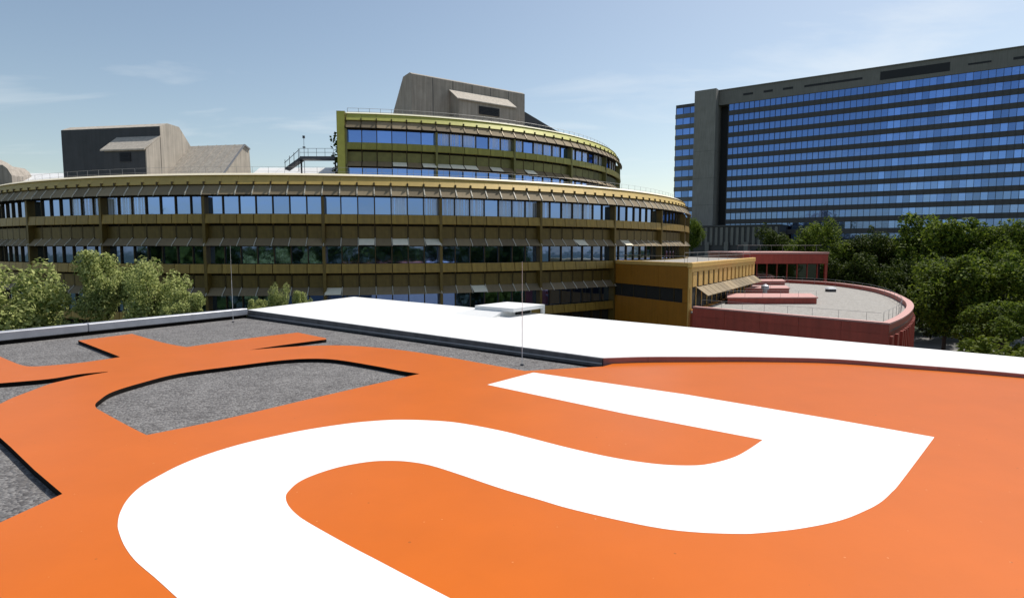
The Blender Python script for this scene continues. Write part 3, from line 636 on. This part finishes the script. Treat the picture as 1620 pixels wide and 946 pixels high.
def wbox(fr, x0, x1, y0, y1, z0, z1, name, m, parent, bevel=0):
    mb = MB(); mb.hexa([fr(x0, y0, z0), fr(x1, y0, z0), fr(x1, y1, z0), fr(x0, y1, z0), fr(x0, y0, z1), fr(x1, y0, z1), fr(x1, y1, z1), fr(x0, y1, z1)])
    return mb.build(name, m, parent, bevel=bevel)
LA, fa = wall_frame(K1, K2)
wbox(fa, 0, LA, -.14, .2, -1.62, HA + .02, 'coping', M['amber_sunlit'], amb, .04)
for k in range(3): wbox(fa, LA * k / 3 + .01, LA * (k + 1) / 3 - .01, -.10, .05, -3.40, -1.64, 'wall_panel', M['amber'], amb)
for k in range(6):
    wbox(fa, LA * (k + .25) / 6.3 + .05, LA * (k + 1.25) / 6.3 - .05, .05, .10, -4.52, -3.42, 'window_pane', M['glass_dark'], amb)
for k in range(1, 6): wbox(fa, LA * (k + .25) / 6.3 - .06, LA * (k + .25) / 6.3 + .06, -.02, .09, -4.52, -3.42, 'mullion', M['bronze'], amb)
wbox(fa, LA - .75, LA, -.11, .06, -4.53, -3.41, 'corner_post', M['amber'], amb)
for k in range(3): wbox(fa, LA * k / 3 + .01, LA * (k + 1) / 3 - .01, -.10, .05, -9.0, -4.55, 'wall_panel', M['amber'], amb)
LB, fb = wall_frame(K2, K3); v_in = 1
wbox(fb, -.12, LB, -.16, .25, -1.72, HA + .02, 'coping', M['amber_sunlit'], amb, .05)
wbox(fb, .0, LB, -.06, .1, -2.05, -1.74, 'fascia_panel', M['amber_sunlit'], amb)
nb = 15; bw = LB / nb
pa = None
for k in range(nb):
    x0 = k * bw
    wbox(fb, x0 + bw * .34, x0 + bw - .02, -.05, .1, -3.25, -2.07, 'wall_panel', M['amber_sunlit'], amb)
    wbox(fb, x0 + bw * .03, x0 + bw * .30, .06, .12, -3.25, -2.07, 'slot', M['bronze'], amb)
    if k > 0:
        mb = MB(); mb.hexa([fb(x0 + .06, -.95, -4.02), fb(x0 + bw - .06, -.95, -4.02), fb(x0 + bw - .06, .02, -3.34), fb(x0 + .06, .02, -3.34), fb(x0 + .06, -.95, -3.98), fb(x0 + bw - .06, -.95, -3.98), fb(x0 + bw - .06, .02, -3.30), fb(x0 + .06, .02, -3.30)]); mb.build('awning', M['awning'], amb)
    wbox(fb, x0 + .10, x0 + bw - .10, .12, .16, -5.0, -3.95, 'window_pane', M['glass_dark'], amb)
    wbox(fb, x0 - .05, x0 + .05, -.02, .14, -5.0, -3.3, 'mullion', M['amber_sunlit'], amb)
wbox(fb, 0, LB, -.30, .1, -5.55, -5.05, 'spandrel_panel', M['amber'], amb)
wbox(fa, LA - .1, LA + .0, -.16, .2, -9, -1.75, 'corner_trim', M['amber_sunlit'], amb)
rp_ = [fb(x, .5, HA) for x in [LB * i / 14 for i in range(15)]]; rail(amb, rp_, .8, 2, r=.015)
rp_ = [(K1.x + (K2.x - K1.x) * t, K1.y + (K2.y - K1.y) * t + .9, CZ + HA) for t in [i / 8 for i in range(9)]]; rail(amb, rp_, .5, 2, rails=(1.0,), r=.015)

# ------------------------------------------------------------------ red low block with the rounded roof
HR = -4.70
fpx = [(1070, 486), (1160, 494.5), (1274, 503), (1407, 511)]
epx = [(1407, 511), (1426, 503), (1439.6, 493.5), (1445, 485), (1443, 478.5), (1436, 473), (1417, 464), (1388, 456), (1350, 450), (1312, 446), (1262, 443.2), (1200, 441)]
front = [Vector(at(1096, 484.8, HR)[:2]), Vector(at(1407, 511, HR)[:2])]
end = cr([at(x, y, HR) for x, y in epx], 5)
red = tag(empty('red_block', (front[1].x, front[1].y, 0)), 'low dark red block with a rounded end and pale gravel roof', 'building')
loop = [front[0]] + end + [Vector((20, 85)), Vector((15, 60))]
mb = MB(); inner = [p for p in loop]
mb.slab([(p.x, p.y) for p in loop], 0, CZ - 5.3); mb.build('core_wall', M['red'], red)
roof_o = sheet('roof', [loop], CZ - 5.29, CZ - 5.15, M['pale_gravel'], red)
def path_strip(pts, y0, y1, z0, z1, name, m, gap=.0, closed_ends=True):
    """upright strip along a path of points; y>0 is to the outside"""
    mb = MB(); n = len(pts); ins = []; outs = []
    for i, p in enumerate(pts):
        t = (pts[min(i + 1, n - 1)] - pts[max(i - 1, 0)]).normalized(); q = Vector((t.y, -t.x))
        ins.append(p + q * y0); outs.append(p + q * y1)
    for i in range(n - 1):
        mb.hexa([(ins[i].x, ins[i].y, z0), (outs[i].x, outs[i].y, z0), (outs[i + 1].x, outs[i + 1].y, z0), (ins[i + 1].x, ins[i + 1].y, z0),
                 (ins[i].x, ins[i].y, z1), (outs[i].x, outs[i].y, z1), (outs[i + 1].x, outs[i + 1].y, z1), (ins[i + 1].x, ins[i + 1].y, z1)])
    return mb.build(name, m, red)
fu = (front[1] - front[0]).normalized(); LF = (front[1] - front[0]).length
def fl(x): return front[0] + fu * x
path_strip([front[0], front[1]], -.45, .03, CZ - 4.80, CZ + HR, 'coping', M['pink'])
path_strip([front[0], front[1]], -.40, -.0, CZ - 5.20, CZ - 4.81, 'parapet', M['red'])
np_ = 5
for k in range(np_):
    a, b = LF * k / np_ + .012, LF * (k + 1) / np_ - .012
    path_strip([fl(a), fl(b)], 0.005, .03, CZ - 5.42, CZ - 4.83, 'fascia_panel', M['red'])
    path_strip([fl(a), fl(b)], 0.005, .02, CZ - 8.5, CZ - 5.45, 'wall_panel', M['red'])
path_strip(end, -.45, .03, CZ - 4.80, CZ + HR - .003, 'coping', M['pink'])
path_strip(end, -.40, 0.0, CZ - 5.55, CZ - 4.81, 'parapet', M['red'])
# upright ribs round the end
acc = 0
for i in range(1, len(end) - 26):
    acc += (end[i] - end[i - 1]).length
    if acc > .85 or i == 1:
        acc = 0; p = end[i]; t = (end[i + 1] - end[i - 1]).normalized(); q = Vector((t.y, -t.x))
        mb = MB(); a = [p - t * .12, p + t * .12, p + t * .12 + q * .16, p - t * .12 + q * .16]
        mb.hexa([(v.x, v.y, CZ - 9) for v in a] + [(v.x, v.y, CZ - 5.57) for v in a]); mb.build('wall_rib', M['red'], red)
path_strip(end[:30], -.3, .10, CZ - 7.9, CZ - 7.4, 'sill_band', M['red'])
p3_ = [(p.x, p.y, CZ - 5.15) for p in [fl(x) + Vector((fu.y, -fu.x)) * -1.3 for x in [LF * i / 16 for i in range(16)]]]
rail(red, p3_, .9, 2, rails=(1.0,), r=.012)
er = end[3:]; cen = Vector((25, 65))
rail(red, [(p.x + (cen.x - p.x) * .05, p.y + (cen.y - p.y) * .05, CZ - 5.15) for p in er], .85, 2, rails=(1.0,), r=.014)

# boxes standing on the red block's roof
def roof_box(px0, px1, py_front, depth, h, label, skew=0.35):
    a = at(px0, py_front, -5.15); b = at(px1, py_front, -5.15); w = b.x - a.x
    r = tag(empty('rooflight', (a.x, a.y, CZ - 5.15)), label, 'rooflight', 'rooflight boxes on the red block roof')
    sx = depth * skew
    def hx(mb, i, z0, z1, o=0.0): mb.hexa([(i - o, i - o, z0), (w - i + o, i - o, z0), (w - i + sx + o, depth - i + o, z0), (i + sx - o, depth - i + o, z0), (i - o, i - o, z1), (w - i + o, i - o, z1), (w - i + sx + o, depth - i + o, z1), (i + sx - o, depth - i + o, z1)])
    mb = MB(); hx(mb, .08, 0.0, h - .12); mb.build('upstand', M['red'], r, local=True)
    mb = MB(); hx(mb, 0, h - .118, h); ld = mb.build('lid', M['pink'], r, local=True, bevel=.02)
    n_ = max(2, int(w / 1.6)); m2 = MB()
    for k in range(n_ + 1): m2.tube((w * k / n_ * .98 + .05, .15, h), (w * k / n_ * .98 + .05, .15, h + .55), .012, 5)
    m2.tube((.05, .15, h + .55), (w * .98 + .05, .15, h + .55), .010, 5); m2.build('railing', M['steel'], ld, local=True)
    return r
roof_box(1150, 1294, 481, 4.5, .62, 'long red rooflight box nearest the front edge of the round-ended roof')
roof_box(1160, 1250, 464, 4.5, .58, 'middle red rooflight box with a grey drum in front of it')
roof_box(1165, 1243, 451, 4.5, .55, 'rear red rooflight box farthest back on the round-ended roof')
pv = at(1210, 466, -5.15)
dv = tag(empty('roof_vent', pv), 'grey round vent drum between the red rooflight boxes', 'vent')
mb = MB(); mb.tube((0, 0, 0), (0, 0, .7), .22, 12); mb.build('neck', M['steel'], dv, local=True)
mb = MB(); mb.tube((0, 0, .55), (0, 0, .95), .40, 14); mb.tube((0, 0, .95), (0, 0, 1.1), .40, 14, .12); mb.build('cowl', M['zinc'], dv, local=True)
ps = at(1314, 461.5, -5.15)
sk = tag(empty('skylight', ps), 'small white skylight cube standing alone on the pale gravel roof', 'skylight')
mb = MB(); mb.box(-.42, .42, -.4, .4, 0, .32); mb.build('curb', M['concrete_dark'], sk, local=True)
mb = MB(); mb.add([(-.5, -.48, .32), (.5, -.48, .32), (.5, .48, .32), (-.5, .48, .32), (-.34, -.3, .52), (.34, -.3, .52), (.34, .3, .52), (-.34, .3, .52)], [(0, 1, 5, 4), (1, 2, 6, 5), (2, 3, 7, 6), (3, 0, 4, 7), (4, 5, 6, 7), (0, 3, 2, 1)]); mb.build('dome', M['white'], sk, local=True)

# far red pavilion across the roof
Z2 = 88.0
def X2(px): return (px - CX) / F * Z2
def H2(py): return (HOR - py) / F * Z2
pav = tag(empty('red_pavilion', (X2(1240), Z2, 0)), 'dark red flat roofed pavilion with wide glazing at the back of the red block', 'building')
mb = MB(); mb.box(X2(1180), X2(1300), Z2 + .6, Z2 + 14, 0, CZ + H2(416)); mb.build('core_wall', M['interior'], pav)
mb = MB(); mb.box(X2(1172), X2(1307), Z2 - .4, Z2 + 15, CZ + H2(417), CZ + H2(402.3)); mb.build('fascia_panel', M['red'], pav)
mb = MB(); mb.box(X2(1171), X2(1308), Z2 - .5, Z2 + 15.1, CZ + H2(402), CZ + H2(399)); mb.build('coping', M['pink'], pav, bevel=.03)
for k in range(7):
    a = X2(1184 + k * 16); b = X2(1198 + k * 16); mb = MB(); mb.box(a, b, Z2 + .5, Z2 + .56, CZ + H2(441), CZ + H2(418)); mb.build('window_pane', M['glass_dark'], pav)
    mb = MB(); mb.box(b + .02, b + .16, Z2 + .4, Z2 + .58, CZ + H2(441), CZ + H2(417.2)); mb.build('mullion', M['red'], pav)
mb = MB(); mb.box(X2(1303), X2(1307), Z2 - .3, Z2 + .0, 0, CZ + H2(417.2)); mb.build('post', M['red'], pav)
rail(pav, [(X2(1172 + 9 * i), Z2 + 1.5, CZ + H2(399)) for i in range(16)], 1.0, 2, rails=(1.0,), r=.014)
# ------------------------------------------------------------------ grey tower block
TL = Vector((72.3, 205.0, 0)); TRZ = -R(55) + R(20)
tw = tag(empty('office_tower', TL, TRZ), 'tall dark grey office slab with rows of blue mirrored windows', 'building')
HT = 52.2 + CZ; ROW0 = CZ + 47.1; BW = 1.62; NBAY = 66; NROW = 14; PITCHR = 3.6
mb = MB(); mb.box(0.0, NBAY * BW, .30, 16, 0, HT - 5.2); mb.build('core_wall', M['tower_dark'], tw, local=True)
mb = MB(); mb.box(-3.3, NBAY * BW + .3, .0, 16.2, HT - 5.0, HT - .3); mb.build('attic', M['tower_conc'], tw, local=True)
mb = MB(); mb.box(-3.4, NBAY * BW + .5, -.25, 16.5, HT - .29, HT); mb.build('roof_edge', M['tower_conc'], tw, local=True)
mb = MB(); mb.box(-10, 0, 3.6, 15.9, 0, HT - 5.02); mb.build('recess_wall', M['black'], tw, local=True)
mb = MB(); mb.box(-10.6, -3.42, -3.0, 14, 0, HT + .05); mb.build('pier', M['pier'], tw, local=True)
for k in range(1, 6):
    mb = MB(); mb.box(-10.62, -3.40, -3.03, 13.9, 9 * k + 2.0, 9 * k + 2.06); mb.build('joint', M['tower_dark'], tw, local=True)
for r_ in range(NROW):
    z1 = ROW0 - PITCHR * r_
    mb = MB(); mb.box(0, NBAY * BW, .02, .295, z1 - PITCHR + .02, z1 - 2.06); mb.build('spandrel_panel', M['tower_dark'], tw, local=True)
mb = MB(); mb.box(0, NBAY * BW, .02, .295, ROW0 + .06, HT - 5.02); mb.build('spandrel_panel', M['tower_conc'], tw, local=True)
for k in range(NBAY + 1):
    mb = MB(); mb.box(k * BW - .045, k * BW + .045, -.10, .015, 2, HT - 5.02 + 1.6 * 0); mb.build('mullion', M['tower_dark'], tw, local=True)
for (a, b, z0, z1) in ((4.5, 7.6, 2.2, 2.9), (10.8, 13.6, 2.2, 2.9), (16.6, 19.6, 2.2, 2.9), (22.8, 38.5, 2.3, 2.95), (43.0, 59.5, 1.5, 3.9), (63.5, 68.5, 2.6, 3.1), (73.0, 78.0, 2.6, 3.3), (82, 96, 2.0, 3.4)):
    mb = MB(); mb.box(a, b, -.03, .0, HT - z1, HT - z0); mb.build('louvre', M['black'], tw, local=True)
mb = MB(); mb.box(.05, BW - .05, .20, .24, -2.04, 0.0); pane = mb.build('window_pane', M['glass_tower'], tw, local=True)
vis = sorted([(k, r_) for k in range(NBAY) for r_ in range(12) if k * BW < 79], key=lambda q: -q[0])[:262]
vset = set(vis); first = True
for k, r_ in vis:
    loc = (k * BW, 0, ROW0 - PITCHR * r_); rx = random.gauss(0, .004); rzz = random.gauss(0, .004)
    o = pane if first else inst(pane, tw); first = False
    o.location = loc; o.rotation_euler = (rx, 0, rzz)
mb = MB()
for k in range(NBAY):
    for r_ in range(NROW):
        if (k, r_) in vset: continue
        t1 = random.gauss(0, .006); t2 = random.gauss(0, .006); z1 = ROW0 - PITCHR * r_; x0 = k * BW + .05; x1 = (k + 1) * BW - .05
        mb.add([(x0, .22 + t1, z1 - 2.04), (x1, .22 - t1, z1 - 2.04), (x1, .22 - t1 + t2, z1), (x0, .22 + t1 + t2, z1)], [(0, 1, 2, 3)])
o = mb.build('window_panes', M['glass_tower'], tw, local=True); o['kind'] = 'stuff'
# wing on the left of the pier
mb = MB(); mb.box(-18.6, -10.62, 1.3, 14.5, 0, CZ + 49.4); mb.build('wing_wall', M['tower_dark'], tw, local=True)
for r_ in range(13):
    z1 = CZ + 48.2 - PITCHR * r_
    for k in range(3):
        o = inst(pane, tw, (-18.35 + k * 2.5, .95, z1 + 0.0)); o.scale = (1.5, 1, 1.0)
    mb = MB(); mb.box(-18.7, -10.63, 1.12, 1.29, z1 - PITCHR + .02, z1 - 2.06); mb.build('spandrel_panel', M['tower_conc'], tw, local=True)
# low colonnade at the tower's foot
cb = tag(empty('colonnade_building', TL, TRZ), 'low grey building with upright wall fins at the foot of the tower', 'building')
mb = MB(); mb.box(-22, 20, -14, -4, 0, CZ + 6.2); mb.build('wall', M['tower_dark'], cb, local=True)
for k in range(26):
    mb = MB(); mb.box(-21.8 + k * 1.62, -21.0 + k * 1.62, -14.4, -14.02, CZ + .4, CZ + 6.0); mb.build('wall_fin', M['tower_conc'], cb, local=True)
mb = MB(); mb.box(-22.2, 20.2, -14.5, -4, CZ + 6.21, CZ + 6.7); mb.build('roof', M['tower_dark'], cb, local=True)
for k in range(7):
    mb = MB(); mb.box(-20 + k * 6, -18.8 + k * 6, -15.2, -14.42, 0, CZ + 1.4); mb.build('column', M['tower_conc'], cb, local=True)

# ------------------------------------------------------------------ trees
def crown_mesh(name, seed, nleaf, leaf, nblob=16, spread=0.62, br=(.26, .46)):
    """leaves in clumps through a crown about 1 m in radius, base at z = -1"""
    g = np.random.default_rng(seed)
    c = g.normal(size=(nblob, 3)); c /= np.linalg.norm(c, axis=1)[:, None]; c *= (spread * g.uniform(.35, 1.08, (nblob, 1)))
    c[:, 2] = c[:, 2] * .95; rb = g.uniform(br[0], br[1], nblob)
    # smaller sprays on every clump
    k = nblob * 7; par = g.integers(0, nblob, k); d = g.normal(size=(k, 3)); d /= np.linalg.norm(d, axis=1)[:, None]; d[:, 2] = d[:, 2] * .7 + .25
    sc = c[par] + d * rb[par][:, None] * g.uniform(.6, 1.1, (k, 1)); sr = g.uniform(.09, .2, k)
    cc = np.vstack([c, sc]); rr = np.concatenate([rb * .85, sr]); w = rr ** 2; w /= w.sum()
    i = g.choice(len(cc), nleaf, p=w); d = g.normal(size=(nleaf, 3)); d /= np.linalg.norm(d, axis=1)[:, None]
    p = cc[i] + d * rr[i][:, None] * g.uniform(.55, 1.05, (nleaf, 1)) ** .6
    nrm = d * .6 + g.normal(size=(nleaf, 3)) * .55 + np.array([0, 0, .55]); nrm /= np.linalg.norm(nrm, axis=1)[:, None]
    t = np.cross(nrm, g.normal(size=(nleaf, 3))); t /= np.linalg.norm(t, axis=1)[:, None]; b = np.cross(nrm, t)
    L = leaf * g.uniform(.6, 1.3, (nleaf, 1)); W = L * .55
    droop = nrm * L * .25
    lo, hi = np.percentile(p, 0.3, axis=0), np.percentile(p, 99.7, axis=0); mid = (lo + hi) / 2; hs = (hi - lo) / 2; p = (p - mid) / hs; c = (c - mid) / hs
    v = np.stack([p - t * L, p - b * W + droop * .3, p + t * L - droop, p + b * W + droop * .3], 1).reshape(-1, 3)
    me = bpy.data.meshes.new(name); me.vertices.add(nleaf * 4); me.vertices.foreach_set('co', v.astype(np.float32).ravel())
    me.loops.add(nleaf * 4); me.loops.foreach_set('vertex_index', np.arange(nleaf * 4, dtype=np.int32))
    me.polygons.add(nleaf); me.polygons.foreach_set('loop_start', np.arange(0, nleaf * 4, 4, dtype=np.int32)); me.polygons.foreach_set('loop_total', np.full(nleaf, 4, dtype=np.int32))
    me.update(); me.validate()
    return me, c
CROWN = {}
for key, seed, nl, lf, m in (('near_a', 11, 15000, .042, 'leaf_pale'), ('near_b', 12, 15000, .046, 'leaf_pale'), ('mid_a', 21, 13000, .040, 'leaf_mid'), ('mid_b', 22, 13000, .042, 'leaf_mid'),
                             ('dark_a', 31, 11000, .042, 'leaf_dark'), ('dark_b', 32, 11000, .044, 'leaf_dark'), ('yellow', 41, 12000, .045, 'leaf_yellow')):
    me, c = crown_mesh('crown', seed, nl, lf, **(dict(nblob=17, spread=.76, br=(.2, .4)) if key[0] == 'n' else dict(nblob=15, spread=.80, br=(.2, .38)))); me.materials.append(M[m]); CROWN[key] = (me, c)
def tree(name, label, x, y, ztop, rx, rz, key, group, rot=0.0, cat='tree'):
    """ztop above ground; crown radii rx, rz"""
    me, c = CROWN[key]
    r = tag(empty(name, (x, y, 0), rot), label, cat, group)
    cz = ztop - rz
    cr_ = bpy.data.objects.new('crown', me); link(cr_, r); cr_.location = (0, 0, cz); cr_.scale = (rx, rx, rz)
    if cz - rz * .2 > .5:
        mb = MB(); mb.tube((0, 0, 0), (0.1, 0, cz * .6), max(.16, rx * .05), 8, max(.1, rx * .035)); mb.tube((0.1, 0, cz * .6), (0, 0, cz + rz * .3), max(.1, rx * .035), 8, .04)
        tk = mb.build('trunk', M['bark'], r, local=True)
        mb = MB()
        for q in c[:9]: mb.tube((0.05, 0, cz - rz * .45), (q[0] * rx * .95, q[1] * rx * .95, cz + q[2] * rz * .95), rx * .018 + .02, 5, .015)
        mb.build('limbs', M['bark'], tk, local=True)
    return r
def ptree(px, pytop, z, rpx, key, label, group, name='tree', rzf=1.0, rot=None):
    x = (px - CX) / F * z; zt = CZ + (HOR - pytop) / F * z; rx = rpx / F * z
    return tree(name, label, x, z, zt, rx, min(rx * rzf, zt / 2.2), key, group, random.uniform(0, 6.28) if rot is None else rot)
gl = 'pale green trees beyond the left parapet'
ptree(22, 420, 30, 92, 'near_a', 'pale green leafy tree at the left edge beyond the parapet', gl, 'leafy_tree', 1.0, 1.0)
ptree(168, 398, 31, 42, 'near_b', 'tall pale green tree rising highest beyond the left parapet', gl, 'leafy_tree', 1.35, 2.2)
ptree(242, 412, 29.5, 50, 'near_a', 'pale green tree with a pointed top right of the tallest left tree', gl, 'leafy_tree', 1.2, 3.4)
ptree(288, 463, 28.5, 29, 'near_b', 'small pale green tree low at the right end of the left trees', gl, 'leafy_tree', 1.1, 0.3)
ptree(-75, 430, 29, 90, 'near_b', 'pale green tree cut off by the left edge of the photo', gl, 'leafy_tree', 1.0, 4.1)
ptree(438, 450, 33, 17, 'near_a', 'young green treetop just showing above the parapet corner', gl, 'leafy_tree', 2.2, 5.0)
ptree(478, 461, 33.5, 16, 'near_b', 'tiny green sprig showing over the white roof corner', gl, 'leafy_tree', 2.0, 2.0)
ptree(405, 474, 33, 16, 'near_b', 'lowest green tuft by the lightning rod at the parapet corner', gl, 'leafy_tree', 1.2, 1.2)
gr = 'dark trees in front of the tower'
for (px, py, z, rp_x, key, rzf, lab) in (
    (1232, 358, 122, 34, 'dark_a', 1.1, 'small dark green tree nearest the tower pier'),
    (1285, 350, 116, 44, 'mid_a', 1.0, 'round topped green tree behind the red pavilion'),
    (1340, 374, 118, 42, 'dark_b', 1.1, 'low dark tree in the dip of the tree line'),
    (1398, 366, 112, 46, 'dark_a', 1.1, 'dark tree left of the tallest broad tree'),
    (1462, 343, 108, 74, 'mid_b', 1.0, 'broadest green tree standing highest before the tower'),
    (1552, 358, 102, 52, 'mid_a', 1.1, 'green tree between the broadest tree and the right edge'),
    (1606, 350, 98, 56, 'mid_b', 1.1, 'green tree at the right edge in front of the tower'),
    (1690, 350, 100, 70, 'mid_a', 1.0, 'green tree cut off by the right edge of the photo'),
    (1330, 402, 108, 40, 'dark_a', 1.2, 'dark tree touching the end of the red pavilion'),
    (1392, 402, 103, 46, 'dark_b', 1.2, 'dark tree behind the rim of the round roof'),
    (1448, 408, 94, 50, 'dark_a', 1.2, 'dark tree beside the end of the round roof'),
    (1500, 402, 84, 66, 'mid_a', 1.0, 'leaning mid green tree right of the round roof'),
    (1590, 400, 80, 74, 'mid_b', 1.0, 'large mid green tree low at the right edge'),
    (1675, 395, 78, 70, 'mid_a', 1.0, 'mid green tree outside the right edge of the photo'),
    (1540, 420, 92, 60, 'dark_b', 1.2, 'dark tree in the shade between the two lower green trees')):
    ptree(px, py, z, rp_x, key, lab, gr, 'broadleaf_tree', rzf)
ptree(1600, 478, 52, 62, 'mid_b', 'bright green tree close to the white roof at right', gr, 'broadleaf_tree', .8)
ptree(1096, 346, 150, 20, 'mid_a', 'little green tree between the gold building and the tower pier', gr, 'broadleaf_tree', 1.2)
tree('yellow_bush', 'yellow green bush peeping over the white roof at right', 22.5, 26.5, CZ - 4.15, 2.6, 2.2, 'yellow', None, 1.0, 'bush')
tree('yellow_bush', 'yellow green bush right of its twin at the photo edge', 27.2, 27.5, CZ - 4.2, 2.8, 2.2, 'yellow', None, 2.4, 'bush')
# belt of trees and roofs behind the photographer, mirrored in the windows
g = np.random.default_rng(5); mb = MB()
for k in range(20000):
    a = R(g.uniform(75, 290)); rr = g.uniform(46, 56); top_ = CZ + 2.4 + 2.2 * math.sin(a * 9) + 1.5 * math.sin(a * 23 + 1)
    p = Vector((rr * math.sin(a) * 1.5, rr * math.cos(a) - 6, g.uniform(0, 1) ** .7 * top_)); s = g.uniform(.6, 1.2)
    d1 = Vector(g.normal(size=3)).normalized() * s; d2 = d1.cross(Vector(g.normal(size=3))).normalized() * s * .7
    mb.add([p - d1, p - d2, p + d1, p + d2], [(0, 1, 2, 3)])
tag(mb.build('woodland', M['leaf_dark']), 'dark belt of woodland behind the photographer mirrored in the windows', 'woodland', None, 'stuff')
